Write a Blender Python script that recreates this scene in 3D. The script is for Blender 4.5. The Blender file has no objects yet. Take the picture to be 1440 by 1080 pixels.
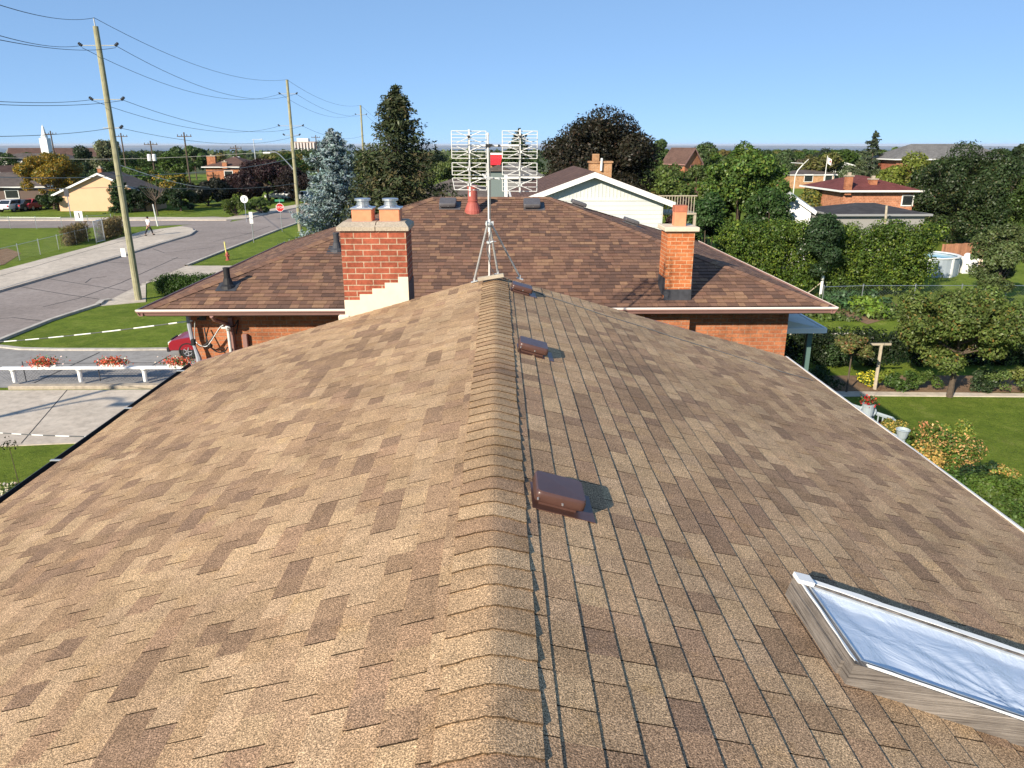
import bpy, math, random
import numpy as np
from mathutils import Vector, Matrix, noise

# ------------------------------------------------------------------ camera, sky, sun, exposure
R_ = math.radians
H = 8.3                                   # eye height above the street
FPX = 1040.0
PITCH = R_(17.95); YAW = math.atan(21/1040*math.cos(PITCH))
Fv = Vector((math.sin(YAW)*math.cos(PITCH), math.cos(YAW)*math.cos(PITCH), -math.sin(PITCH)))
Rv = Vector((math.cos(YAW), -math.sin(YAW), 0)); Uv = Rv.cross(Fv)
CAM = Vector((0, 0, H))
scn = bpy.context.scene
cd = bpy.data.cameras.new('camera'); cam = bpy.data.objects.new('camera', cd); scn.collection.objects.link(cam)
cd.sensor_width = 36; cd.lens = 36*FPX/1440; cd.clip_start = 0.1; cd.clip_end = 90000
cam.matrix_world = Matrix((( Rv.x, Uv.x, -Fv.x, 0), (Rv.y, Uv.y, -Fv.y, 0), (Rv.z, Uv.z, -Fv.z, H), (0, 0, 0, 1)))
scn.camera = cam

SUN = Vector((.543, .700, -.440)).normalized()          # the way the light travels
wd = bpy.data.worlds.new('World'); scn.world = wd; wd.use_nodes = True
nt = wd.node_tree; bg = nt.nodes['Background']
sky = nt.nodes.new('ShaderNodeTexSky'); sky.sky_type = 'NISHITA'; sky.sun_disc = False
sky.sun_elevation = math.asin(-SUN.z); sky.sun_rotation = math.atan2(-SUN.x, -SUN.y)
sky.altitude = 0; sky.air_density = 0.4; sky.dust_density = 0.0; sky.ozone_density = 4.0
gam = nt.nodes.new('ShaderNodeGamma'); gam.inputs[1].default_value = .36            # evens the sky out, clear autumn blue
tnt = nt.nodes.new('ShaderNodeMix'); tnt.data_type = 'RGBA'; tnt.blend_type = 'MULTIPLY'; tnt.inputs[0].default_value = 1; tnt.inputs[7].default_value = (.755, 1.07, 1.43, 1)
nt.links.new(sky.outputs[0], gam.inputs[0]); nt.links.new(gam.outputs[0], tnt.inputs[6]); nt.links.new(tnt.outputs[2], bg.inputs[0]); bg.inputs[1].default_value = 0.215
sl = bpy.data.lights.new('sun', 'SUN'); sl.energy = 4.8; sl.angle = R_(0.53); sl.color = (1.0, .89, .73)
so = bpy.data.objects.new('sun', sl); scn.collection.objects.link(so); so.rotation_euler = SUN.to_track_quat('-Z', 'Y').to_euler()
so.location = (-30, -30, 40)
scn.view_settings.view_transform = 'Standard'; scn.view_settings.look = 'None'
scn.view_settings.exposure = 0.66; scn.view_settings.gamma = 1.0

rnd = random.Random(7); rng = np.random.default_rng(7)
C = scn.collection

# ------------------------------------------------------------------ where a point of the street is
def ray(x, y): return Fv + Rv*((x-720)/FPX) - Uv*((y-540)/FPX)
def atY(x, y, Y): r = ray(x, y); return CAM + r*(Y/r.y)
def atZ(x, y, z=0.0): r = ray(x, y); return CAM + r*((z-H)/r.z)
def onP(x, y, n, c): r = ray(x, y); n = Vector(n); return CAM + r*((c-CAM.dot(n))/r.dot(n))
def zat(y, Y): return atY(700, y, Y).z
def xat(x, y, Y): return atY(x, y, Y).x

# ------------------------------------------------------------------ mesh helpers
class MB:
    def __init__(s): s.v = []; s.f = []; s.c = []
    def face(s, pts, col=(1, 1, 1)):
        n = len(s.v); s.v.extend([tuple(p) for p in pts]); s.f.append(tuple(range(n, n+len(pts)))); s.c.append(col); return s
    def mesh(s, vs, fs, col=(1, 1, 1)):
        n = len(s.v); s.v.extend([tuple(p) for p in vs])
        for f in fs: s.f.append(tuple(i+n for i in f)); s.c.append(col)
        return s
    def box(s, c, d, rz=0, M=None, col=(1, 1, 1), taper=1.0, bev=0.0):
        x, y, z = d[0]/2, d[1]/2, d[2]/2
        if bev > 0:
            b = min(bev, x*.9, y*.9, z*.9); vs = []; fs = []
            for sx in (-1, 1):
                for sy in (-1, 1):
                    for sz in (-1, 1):
                        vs += [(sx*x, sy*(y-b), sz*(z-b)), (sx*(x-b), sy*y, sz*(z-b)), (sx*(x-b), sy*(y-b), sz*z)]
            idx = lambda a, b_, c_, k: ((a > 0)*4+(b_ > 0)*2+(c_ > 0))*3+k
            for a in (-1, 1):
                q = [idx(a, -1, -1, 0), idx(a, 1, -1, 0), idx(a, 1, 1, 0), idx(a, -1, 1, 0)]; fs.append(q if a > 0 else q[::-1])
                q = [idx(-1, a, -1, 1), idx(-1, a, 1, 1), idx(1, a, 1, 1), idx(1, a, -1, 1)]; fs.append(q if a > 0 else q[::-1])
                q = [idx(-1, -1, a, 2), idx(1, -1, a, 2), idx(1, 1, a, 2), idx(-1, 1, a, 2)]; fs.append(q if a > 0 else q[::-1])
                for b_ in (-1, 1):
                    q = [idx(a, b_, -1, 0), idx(a, b_, -1, 1), idx(a, b_, 1, 1), idx(a, b_, 1, 0)]; fs.append(q if a*b_ > 0 else q[::-1])
                    q = [idx(a, -1, b_, 0), idx(a, 1, b_, 0), idx(a, 1, b_, 2), idx(a, -1, b_, 2)]; fs.append(q if a*b_ > 0 else q[::-1])
                    q = [idx(-1, a, b_, 1), idx(-1, a, b_, 2), idx(1, a, b_, 2), idx(1, a, b_, 1)]; fs.append(q if a*b_ > 0 else q[::-1])
                    for c_ in (-1, 1):
                        q = [idx(a, b_, c_, 0), idx(a, b_, c_, 1), idx(a, b_, c_, 2)]; fs.append(q if a*b_*c_ > 0 else q[::-1])
        else:
            t = taper
            vs = [(-x, -y, -z), (x, -y, -z), (x, y, -z), (-x, y, -z), (-x*t, -y*t, z), (x*t, -y*t, z), (x*t, y*t, z), (-x*t, y*t, z)]
            fs = [(3, 2, 1, 0), (4, 5, 6, 7), (0, 1, 5, 4), (1, 2, 6, 5), (2, 3, 7, 6), (3, 0, 4, 7)]
        m = M if M else Matrix.Rotation(rz, 3, 'Z'); c = Vector(c)
        return s.mesh([c + m @ Vector(p) for p in vs], fs, col)
    def cyl(s, a, b, r0, r1=None, n=8, col=(1, 1, 1), caps=True):
        a = Vector(a); b = Vector(b); r1 = r0 if r1 is None else r1; d = (b-a).normalized()
        p = d.orthogonal().normalized(); q = d.cross(p); vs = []
        for k in range(n):
            t = 2*math.pi*k/n; o = p*math.cos(t)+q*math.sin(t); vs += [a+o*r0, b+o*r1]
        fs = [(2*k, 2*((k+1) % n), 2*((k+1) % n)+1, 2*k+1) for k in range(n)]
        if caps: fs += [tuple(2*k for k in range(n))[::-1], tuple(2*k+1 for k in range(n))]
        return s.mesh(vs, fs, col)
    def tube(s, pts, r, n=6, col=(1, 1, 1)):
        pts = [Vector(p) for p in pts]; vs = []; fs = []; m = len(pts)
        d = (pts[1]-pts[0]).normalized(); p = d.orthogonal().normalized()
        for i, c in enumerate(pts):
            d = (pts[min(i+1, m-1)]-pts[max(i-1, 0)]).normalized(); p = (p-d*p.dot(d)).normalized(); q = d.cross(p)
            ri = r[i] if isinstance(r, (list, tuple)) else r
            vs += [c+(p*math.cos(2*math.pi*k/n)+q*math.sin(2*math.pi*k/n))*ri for k in range(n)]
        for i in range(m-1):
            for k in range(n): k2 = (k+1) % n; fs.append((i*n+k, i*n+k2, (i+1)*n+k2, (i+1)*n+k))
        fs += [tuple(range(n))[::-1], tuple((m-1)*n+k for k in range(n))]
        return s.mesh(vs, fs, col)
    def lathe(s, c, prof, n=16, col=(1, 1, 1), M=None, caps=True):
        c = Vector(c); vs = []; fs = []; m = len(prof)
        for r, z in prof:
            for k in range(n):
                p = Vector((r*math.cos(2*math.pi*k/n), r*math.sin(2*math.pi*k/n), z)); vs.append(c+(M @ p if M else p))
        for i in range(m-1):
            for k in range(n): k2 = (k+1) % n; fs.append((i*n+k, i*n+k2, (i+1)*n+k2, (i+1)*n+k))
        if caps: fs += [tuple(range(n))[::-1], tuple((m-1)*n+k for k in range(n))]
        return s.mesh(vs, fs, col)
    def prism(s, poly, vec, col=(1, 1, 1)):      # poly: 3D points of one end, counter-clockwise seen from outside of that end
        n = len(poly); vec = Vector(vec); a = [Vector(p) for p in poly]; b = [p+vec for p in a]
        fs = [tuple(range(n)), tuple(range(2*n-1, n-1, -1))]
        for k in range(n): k2 = (k+1) % n; fs.append((k2, k, n+k, n+k2))
        return s.mesh(a+b, fs, col)
    def build(s, name, mat, parent=None, origin=None, smooth=False, kind=None):
        o = Vector(origin) if origin is not None else (WORLD.get(parent.name, Vector((0, 0, 0))) if parent else Vector((0, 0, 0)))
        me = bpy.data.meshes.new(name); me.from_pydata([(p[0]-o.x, p[1]-o.y, p[2]-o.z) for p in s.v], [], s.f); me.update()
        ca = me.color_attributes.new('Col', 'FLOAT_COLOR', 'CORNER')
        cols = np.ones((len(me.loops), 4), dtype=np.float32)
        ln = np.array([len(f) for f in s.f]); fc = np.array([c[:3] for c in s.c], dtype=np.float32)
        cols[:, :3] = np.repeat(fc, ln, axis=0); ca.data.foreach_set('color', cols.ravel())
        me.materials.append(mat)
        if smooth: me.polygons.foreach_set('use_smooth', [True]*len(me.polygons))
        ob = bpy.data.objects.new(name, me); C.objects.link(ob)
        if parent: ob.parent = parent; WORLD[ob.name] = o; 
        else: ob.location = o; WORLD[ob.name] = o
        if kind: ob['kind'] = kind
        return ob
WORLD = {}
def tag(o, label=None, cat=None, group=None, kind=None):
    if label: o['label'] = label
    if cat: o['category'] = cat
    if group: o['group'] = group
    if kind: o['kind'] = kind
    return o
def thing(name, label, cat, loc=(0, 0, 0), group=None):
    o = bpy.data.objects.new(name, None); C.objects.link(o); o.location = loc; o.empty_display_size = .3
    WORLD[o.name] = Vector(loc); return tag(o, label, cat, group)
def copy_tree(o, parent=None):
    c = o.copy(); C.objects.link(c); c.parent = parent
    WORLD[c.name] = WORLD.get(o.name, Vector((0, 0, 0))).copy()
    for ch in [q for q in bpy.data.objects if q.parent == o]: copy_tree(ch, c)
    return c

# ------------------------------------------------------------------ materials
def newmat(name):
    m = bpy.data.materials.new(name); m.use_nodes = True; return m, m.node_tree, m.node_tree.nodes['Principled BSDF']
def N(nt, t, **kw):
    n = nt.nodes.new(t)
    for k, v in kw.items(): setattr(n, k, v)
    return n
def mathn(nt, op, a, b=None, clamp=False):
    n = N(nt, 'ShaderNodeMath', operation=op, use_clamp=clamp)
    for i, x in enumerate((a, b)):
        if x is None: continue
        if isinstance(x, (int, float)): n.inputs[i].default_value = x
        else: nt.links.new(x, n.inputs[i])
    return n.outputs[0]
def mixc(nt, a, b, f, mode='MIX'):
    n = N(nt, 'ShaderNodeMix', data_type='RGBA', blend_type=mode)
    for i, x in ((0, f), (6, a), (7, b)):
        if isinstance(x, (int, float)): n.inputs[i].default_value = x
        elif isinstance(x, tuple): n.inputs[i].default_value = (*x[:3], 1)
        else: nt.links.new(x, n.inputs[i])
    return n.outputs[2]
def tex(nt, scale, detail=3, rough=.55, vec=None, dist=0.0):
    t = N(nt, 'ShaderNodeTexNoise'); t.inputs['Scale'].default_value = scale; t.inputs['Detail'].default_value = detail
    t.inputs['Roughness'].default_value = rough; t.inputs['Distortion'].default_value = dist
    nt.links.new(vec if vec else coord(nt), t.inputs['Vector']); return t.outputs[0]
def coord(nt):
    n = nt.nodes.get('TC')
    if not n: n = N(nt, 'ShaderNodeTexCoord'); n.name = 'TC'
    return n.outputs['Object']
def ramp(nt, f, stops):
    r = N(nt, 'ShaderNodeValToRGB'); e = r.color_ramp.elements
    while len(e) < len(stops): e.new(.5)
    for i, (p, c) in enumerate(stops): e[i].position = p; e[i].color = (*c, 1) if isinstance(c, tuple) else (c, c, c, 1)
    nt.links.new(f, r.inputs[0]); return r.outputs[0]
def bump(nt, bs, h, strength=.3, dist=.01):
    b = N(nt, 'ShaderNodeBump'); b.inputs['Strength'].default_value = strength; b.inputs['Distance'].default_value = dist
    nt.links.new(h, b.inputs['Height']); nt.links.new(b.outputs[0], bs.inputs['Normal'])
def mat(name, col, rough=.8, attr=False, ns=None, na=.2, ns2=None, na2=.2, bs_=None, metal=0, spec=.35, coat=0):
    m, nt, b = newmat(name); c = None
    v = 1.0; f = None
    for s_, a_ in ((ns, na), (ns2, na2)):
        if s_:
            k = mathn(nt, 'ADD', mathn(nt, 'MULTIPLY', mathn(nt, 'SUBTRACT', tex(nt, s_), .5), a_*4), 1.0)
            f = k if f is None else mathn(nt, 'MULTIPLY', f, k)
    base = col
    if attr:
        a = N(nt, 'ShaderNodeAttribute', attribute_name='Col'); base = mixc(nt, a.outputs['Color'], col, 1.0, 'MULTIPLY')
    if f is not None:
        cc = N(nt, 'ShaderNodeCombineColor'); [nt.links.new(f, cc.inputs[i]) for i in range(3)]
        base = mixc(nt, cc.outputs[0], base, 1.0, 'MULTIPLY')
    if isinstance(base, tuple): b.inputs['Base Color'].default_value = (*base, 1)
    else: nt.links.new(base, b.inputs['Base Color'])
    b.inputs['Roughness'].default_value = rough; b.inputs['Metallic'].default_value = metal
    b.inputs['Specular IOR Level'].default_value = spec; b.inputs['Coat Weight'].default_value = coat
    if bs_: bump(nt, b, tex(nt, bs_[0]), bs_[1], bs_[2])
    return m
def granule_mat(name, tint, speck=1.0, gs=260, stain=.17):
    m, nt, b = newmat(name)
    a = N(nt, 'ShaderNodeAttribute', attribute_name='Col')
    base = mixc(nt, a.outputs['Color'], tint, 1.0, 'MULTIPLY')
    g = tex(nt, gs, 2, .6)
    gr = ramp(nt, g, [(.34, max(.0, 1-.62*speck)), (.47, 1-.22*speck), (.56, 1+.12*speck), (.68, 1+.9*speck)])
    base = mixc(nt, base, gr, 1.0, 'MULTIPLY')
    st = ramp(nt, tex(nt, 1.1, 4, .6), [(.3, 1-stain), (.5, 1.0), (.72, 1+stain)])
    base = mixc(nt, base, st, 1.0, 'MULTIPLY')
    yl = ramp(nt, tex(nt, 5.5, 4, .6), [(.58, 0.0), (.72, .22)])        # lichen tint
    base = mixc(nt, base, mixc(nt, base, (1.15, 1.0, .55), 1.0, 'MULTIPLY'), yl)
    al = ramp(nt, tex(nt, .55, 6, .68, dist=.8), [(.60, 0.0), (.74, .5)]); base = mixc(nt, base, mixc(nt, base, (.62, .66, .64), 1.0, 'MULTIPLY'), al)      # grey algae
    b.inputs['Roughness'].default_value = .95; b.inputs['Specular IOR Level'].default_value = .2
    st2 = ramp(nt, tex(nt, 7.5, 4, .65), [(.32, .88), (.5, 1.0), (.68, 1.12)]); base = mixc(nt, base, st2, 1.0, 'MULTIPLY'); nt.links.new(base, b.inputs['Base Color'])
    bump(nt, b, g, .6, .005); return m
def brick_mat(name, c1, c2, mortar, bw=.215, rh=.076, ms=.008, bumpd=.006, rough=.85, dark=None):
    m, nt, b = newmat(name)
    sx = N(nt, 'ShaderNodeSeparateXYZ'); nt.links.new(coord(nt), sx.inputs[0])
    cb = N(nt, 'ShaderNodeCombineXYZ'); nt.links.new(mathn(nt, 'ADD', sx.outputs[0], sx.outputs[1]), cb.inputs[0]); nt.links.new(sx.outputs[2], cb.inputs[1])
    t = N(nt, 'ShaderNodeTexBrick'); t.offset = .5; nt.links.new(cb.outputs[0], t.inputs['Vector'])
    t.inputs['Scale'].default_value = 1.0; t.inputs['Brick Width'].default_value = bw; t.inputs['Row Height'].default_value = rh
    t.inputs['Mortar Size'].default_value = ms; t.inputs['Mortar Smooth'].default_value = .15; t.inputs['Bias'].default_value = -.1
    t.inputs['Color1'].default_value = (*c1, 1); t.inputs['Color2'].default_value = (*c2, 1); t.inputs['Mortar'].default_value = (*mortar, 1)
    k = ramp(nt, tex(nt, 28, 4, .7), [(.3, .72), (.6, 1.08)]); base = mixc(nt, t.outputs[0], k, 1.0, 'MULTIPLY')
    k2 = ramp(nt, tex(nt, 2.6, 4, .7), [(.34, .68), (.5, .95), (.62, 1.08)]); base = mixc(nt, base, k2, 1.0, 'MULTIPLY')
    nt.links.new(base, b.inputs['Base Color']); b.inputs['Roughness'].default_value = rough; b.inputs['Specular IOR Level'].default_value = .2
    hh = mathn(nt, 'SUBTRACT', mathn(nt, 'MULTIPLY', tex(nt, 60), .3), t.outputs[1]); bump(nt, b, hh, .8, bumpd); return m
def roof_mat(name, c, w=.3, r=.14):             # shingle rows for the roofs farther off: x+y along, z up
    m, nt, b = newmat(name)
    sx = N(nt, 'ShaderNodeSeparateXYZ'); nt.links.new(coord(nt), sx.inputs[0])
    cb = N(nt, 'ShaderNodeCombineXYZ'); nt.links.new(mathn(nt, 'ADD', sx.outputs[0], sx.outputs[1]), cb.inputs[0]); nt.links.new(mathn(nt, 'MULTIPLY', sx.outputs[2], 3.0), cb.inputs[1])
    t = N(nt, 'ShaderNodeTexBrick'); nt.links.new(cb.outputs[0], t.inputs['Vector']); t.inputs['Scale'].default_value = 1.0
    t.inputs['Brick Width'].default_value = w; t.inputs['Row Height'].default_value = r; t.inputs['Mortar Size'].default_value = .008
    t.inputs['Color1'].default_value = (*[q*.8 for q in c], 1); t.inputs['Color2'].default_value = (*[q*1.15 for q in c], 1); t.inputs['Mortar'].default_value = (*[q*.5 for q in c], 1)
    k = ramp(nt, tex(nt, .8, 4, .6), [(.3, .8), (.7, 1.15)])
    nt.links.new(mixc(nt, t.outputs[0], k, 1.0, 'MULTIPLY'), b.inputs['Base Color']); b.inputs['Roughness'].default_value = .92; b.inputs['Specular IOR Level'].default_value = .2
    return m
def leaf_mat(name, col, trans=.3, gloss=.06):
    m, nt, b = newmat(name); out = nt.nodes['Material Output']
    a = N(nt, 'ShaderNodeAttribute', attribute_name='Col'); c = mixc(nt, a.outputs['Color'], col, 1.0, 'MULTIPLY')
    d = N(nt, 'ShaderNodeBsdfDiffuse'); t = N(nt, 'ShaderNodeBsdfTranslucent'); g = N(nt, 'ShaderNodeBsdfGlossy'); g.inputs['Roughness'].default_value = .45
    g.inputs['Color'].default_value = (.8, .8, .8, 1)
    nt.links.new(c, d.inputs[0]); nt.links.new(mixc(nt, c, (1.1, 1.15, .5), 1.0, 'MULTIPLY'), t.inputs[0])
    m1 = N(nt, 'ShaderNodeMixShader'); m1.inputs[0].default_value = trans; nt.links.new(d.outputs[0], m1.inputs[1]); nt.links.new(t.outputs[0], m1.inputs[2])
    m2 = N(nt, 'ShaderNodeMixShader'); m2.inputs[0].default_value = gloss; nt.links.new(m1.outputs[0], m2.inputs[1]); nt.links.new(g.outputs[0], m2.inputs[2])
    nt.links.new(m2.outputs[0], out.inputs[0]); nt.nodes.remove(b); return m
def ground_mat(name, stops, s1, s2, bumps=None, rough=.95):
    m, nt, b = newmat(name)
    a = mathn(nt, 'ADD', mathn(nt, 'MULTIPLY', tex(nt, s1, 5, .65), .6), mathn(nt, 'MULTIPLY', tex(nt, s2, 3, .6), .4))
    lo = ramp(nt, tex(nt, s1*.16, 5, .7, dist=.4), [(.3, .82), (.5, 1.0), (.68, 1.16)]); hi = ramp(nt, tex(nt, s2*.35, 4, .75), [(.36, .84), (.5, 1.0), (.7, 1.14)])
    nt.links.new(mixc(nt, mixc(nt, ramp(nt, a, stops), lo, 1.0, 'MULTIPLY'), hi, 1.0, 'MULTIPLY'), b.inputs['Base Color']); b.inputs['Roughness'].default_value = rough; b.inputs['Specular IOR Level'].default_value = .15
    if bumps: bump(nt, b, tex(nt, bumps[0], 4, .7), bumps[1], bumps[2])
    return m

m_tan = granule_mat('tan_granules', (1, 1, 1), 1.15, 185)
m_cap = granule_mat('ridge_granules', (1.04, 1.03, 1.0), 1.15, 185)
m_brn = granule_mat('brown_granules', (1, 1, 1), .5, 160, .08)
m_deck = mat('roof_deck', (.05, .04, .035), .95)
m_redbrick = brick_mat('red_brick', (.38, .105, .058), (.29, .075, .042), (.48, .36, .25), .225, .0775, .0065)
m_orbrick = brick_mat('orange_brick', (.47, .175, .080), (.37, .125, .058), (.38, .22, .14), .225, .072, .008)
m_tanbrick = brick_mat('tan_brick', (.5, .27, .13), (.42, .2, .09), (.55, .42, .28), .215, .072, .006)
m_slab = mat('pebbled_concrete', (.40, .34, .26), .9, ns=45, na=.28, ns2=4, na2=.12, bs_=(60, .6, .01))
m_parge = mat('cream_parging', (.70, .62, .48), .85, ns=9, na=.06, bs_=(30, .25, .01))
m_clay = mat('clay_flue', (.72, .27, .14), .8, ns=14, na=.12, bs_=(40, .2, .004))
m_galv = mat('galvanised', (.62, .64, .66), .38, ns=12, na=.12, metal=.9)
m_dull = mat('dull_galvanised', (.52, .54, .54), .55, ns=22, na=.18, metal=.55)
m_anten = mat('antenna_white', (.68, .68, .65), .5, ns=30, na=.06, metal=.15)
m_black = mat('black_rubber', (.018, .018, .02), .6)
m_white = mat('white_paint', (.80, .80, .77), .55, ns=3, na=.04)
m_whitesid = mat('white_siding', (.60, .62, .59), .6, ns=1.2, na=.05)
m_brownmet = mat('brown_metal', (.088, .042, .032), .36, ns=8, na=.12, ns2=40, na2=.08, spec=.55)
m_gutter = mat('brown_gutter', (.30, .17, .15), .45, ns=5, na=.08)
m_lip_highlight = mat('gutter_lip_highlight', (.82, .72, .64), .35, spec=.7)  # pale colour paints in the bright highlight along the gutter's edge
m_drip = mat('pale_drip_edge', (.80, .76, .70), .4)
def grain_mat(name, c0, c1, sc):
    m, nt, b = newmat(name); mp = N(nt, 'ShaderNodeMapping'); mp.inputs['Scale'].default_value = sc; nt.links.new(coord(nt), mp.inputs[0])
    g = tex(nt, 1.0, 6, .7, vec=mp.outputs[0], dist=.6); h = tex(nt, 4, 3); k = mathn(nt, 'ADD', mathn(nt, 'MULTIPLY', g, .7), mathn(nt, 'MULTIPLY', h, .3))
    nt.links.new(ramp(nt, k, [(.36, c0), (.5, tuple((x+y)/2 for x, y in zip(c0, c1))), (.64, c1)]), b.inputs['Base Color']); b.inputs['Roughness'].default_value = .85; b.inputs['Specular IOR Level'].default_value = .25; bump(nt, b, g, .8, .008); return m
m_wood = grain_mat('weathered_wood', (.06, .05, .043), (.33, .29, .25), (3, 3, 150))
m_pole = grain_mat('treated_pole', (.20, .19, .11), (.42, .39, .25), (14, 14, .8))
m_postwood = mat('grey_post_wood', (.42, .36, .27), .9, ns=9, na=.2)
m_bark = mat('bark', (.10, .075, .055), .95, ns=9, na=.3, bs_=(20, .8, .02))
m_wire = mat('wire', (.03, .03, .035), .6)
m_cable = mat('communication_cable', (.10, .10, .10), .6)
m_glass = mat('dark_glass', (.02, .025, .03), .08, spec=.9)
m_redclay = mat('red_flue_paint', (.36, .09, .068), .6, ns=10, na=.12)
m_greyvent = mat('grey_vent', (.10, .095, .10), .55, ns=10, na=.15)
m_lead = mat('dark_flashing', (.05, .052, .06), .6, ns=12, na=.3)
m_rubber = m_black
m_tyre = mat('tyre', (.02, .02, .02), .85)
m_rim = mat('rim', (.55, .55, .56), .35, metal=.8)
m_chainl = mat('chain_link', (.22, .23, .22), .6, metal=.3)
# ------------------------------------------------------------------ setting: terrain and paving
m_grass = ground_mat('lawn', [(.34, (.088, .135, .014)), (.45, (.125, .18, .018)), (.55, (.165, .22, .026)), (.66, (.24, .26, .06))], 1.1, 11, (22, 1.0, .06))
m_far = ground_mat('far_ground', [(.35, (.05, .07, .025)), (.55, (.085, .10, .04)), (.7, (.12, .11, .06))], .03, .4)
m_asph = ground_mat('asphalt', [(.3, (.245, .205, .182)), (.5, (.29, .247, .222)), (.7, (.33, .285, .258))], .45, 9, (90, .3, .01), .9)
m_conc = ground_mat('concrete', [(.3, (.46, .395, .32)), (.5, (.54, .47, .385)), (.7, (.60, .53, .44))], .6, 7, (60, .2, .006), .9)
m_concg = ground_mat('grey_concrete', [(.3, (.25, .235, .22)), (.55, (.31, .295, .275)), (.75, (.36, .34, .32))], .5, 6, (60, .2, .006), .9)
m_curb = ground_mat('kerb', [(.3, (.40, .37, .33)), (.6, (.52, .48, .42))], 2, 12)
m_crack = mat('crack_sealer', (.05, .048, .046), .8)
m_soil = ground_mat('soil', [(.35, (.16, .10, .06)), (.6, (.27, .18, .11))], 2, 20, (30, .6, .03))
m_lake = ground_mat('lake', [(.3, (.05, .105, .17)), (.6, (.065, .13, .20))], .001, .01, None, 1.0)
m_lake.node_tree.nodes['Principled BSDF'].inputs['Specular IOR Level'].default_value = 0.0

def terr(x, y):
    r = math.hypot(x, y); t = max(0., min(1., (r-260)/2700)); return -62*t*t*(3-2*t)
g = MB(); ns, nr = 96, 46; rs = [0] + [18*1.155**k for k in range(nr)]
vs = [(0, 0, 0)]; fs = []
for k, r in enumerate(rs[1:]):
    for j in range(ns):
        a = 2*math.pi*j/ns; x, y = r*math.cos(a), r*math.sin(a); vs.append((x, y, terr(x, y)))
for j in range(ns): fs.append((0, 1+j, 1+(j+1) % ns))
for k in range(nr-1):
    for j in range(ns): a = 1+k*ns; fs.append((a+j, a+ns+j, a+ns+(j+1) % ns, a+(j+1) % ns))
g.mesh(vs, fs); gmat = m_grass
o = g.build('ground', m_grass, kind='structure'); o.data.materials.append(m_far)
for p in o.data.polygons:
    if p.center.length > 230: p.material_index = 1
# lake to the horizon, on the left and straight ahead
lk = MB(); lk.face([(-40000, 5200, -61.2), (9000, 5200, -61.2), (20000, 60000, -61.2), (-70000, 60000, -61.2)]); lk.build('lake', m_lake, kind='structure')
m_hill = mat('far_hills', (.05, .085, .11), .95, ns=.003, na=.2)
hl = MB(); pr = None
for k in range(90):
    a = R_(-46 + k*80/89); d = 19000; hh = 20+45*(.5+.5*noise.noise(Vector((k*.13, 3, 0))))*(1.0 if k < 60 else .8)
    q = (d*math.sin(a), d*math.cos(a)); q2 = ((d+2500)*math.sin(a), (d+2500)*math.cos(a))
    if pr: hl.face([(*pr[0], -62), (*q, -62), (*q2, hh-62), (*pr[1], pr[2]-62)])
    pr = (q, q2, hh)
hl.build('far_hills', m_hill, kind='structure')

def gp(pts, z=0.0): return [atZ(x, y, z) for x, y in pts]
def patch(name, pts, m, z, side=0.0):
    P = [Vector((*p[:2], z)) if len(p) == 3 or isinstance(p, Vector) else atZ(p[0], p[1], z) for p in pts]
    b = MB(); 
    n = len(P); area = sum(P[i].x*P[(i+1) % n].y-P[(i+1) % n].x*P[i].y for i in range(n))
    if area < 0: P = P[::-1]
    b.face(P)
    if side:
        for i in range(n): a, c = P[i], P[(i+1) % n]; b.face([a-Vector((0, 0, side)), c-Vector((0, 0, side)), c, a])
    return b.build(name, m, kind='structure')
def strip(name, pts, w, z0, z1, m, px=True):
    P = [atZ(x, y, 0) for x, y in pts] if px else [Vector(p) for p in pts]
    b = MB(); L = []
    for i, p in enumerate(P):
        d = (P[min(i+1, len(P)-1)]-P[max(i-1, 0)]); d.z = 0; d.normalize(); nrm = Vector((-d.y, d.x, 0)); L.append((p+nrm*w/2, p-nrm*w/2))
    for i in range(len(P)-1):
        (a, b_), (c, d) = L[i], L[i+1]
        def zz(p, z): return Vector((p.x, p.y, z))
        b.face([zz(b_, z1), zz(d, z1), zz(c, z1), zz(a, z1)])
        b.face([zz(a, z0), zz(a, z1), zz(c, z1), zz(c, z0)]); b.face([zz(d, z0), zz(d, z1), zz(b_, z1), zz(b_, z0)])
    return b.build(name, m, kind='structure')

# main street: right kerb and left kerb in the photograph's ground
rk = [(-260, 583), (-120, 530), (5, 478), (70, 452), (138, 430), (200, 402), (262, 374), (330, 347), (392, 323), (450, 303), (500, 287)]
lkb = [(-260, 488), (-120, 445), (0, 409), (88, 384), (171, 360), (225, 343), (268, 331)]
corner = [(276, 325), (272, 320), (255, 317)]
patch('road', rk[:] + [(470, 283), (395, 297), (345, 308), (318, 313), (255, 317), (268, 331)] + lkb[::-1][1:], m_asph, .012)
patch('side_street', [(330, 306), (300, 304.5), (150, 309), (-200, 312), (-200, 324), (0, 321), (170, 319.5), (262, 316), (320, 315)], m_asph, .016)
patch('far_pavement', [(395, 291), (470, 279), (470, 282), (395, 296), (345, 307), (318, 309), (200, 309), (0, 309.5), (-200, 310), (-200, 308), (0, 307), (225, 305), (318, 306)], m_conc, .11, .12)
patch('pavement', [(-260, 487), (-120, 444), (0, 408), (88, 383), (171, 359), (225, 342), (267, 330), (273.5, 325), (270, 320.5), (254, 318), (200, 325), (133, 345), (60, 364), (0, 380), (-120, 412), (-260, 448)], m_conc, .13, .14)
strip('kerb', lkb + [(275.5, 325)], .16, 0, .145, m_curb)
strip('pavement_joint', [(-260, 462), (-120, 425), (0, 391), (60, 374), (133, 352), (230, 326)], .05, .12, .136, m_crack)
strip('verge_kerb', rk[:5], .22, 0, .12, m_curb)
strip('verge_kerb', [(262, 374.5), (330, 347.5), (392, 323.5), (450, 303)], .22, 0, .12, m_curb)
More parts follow.
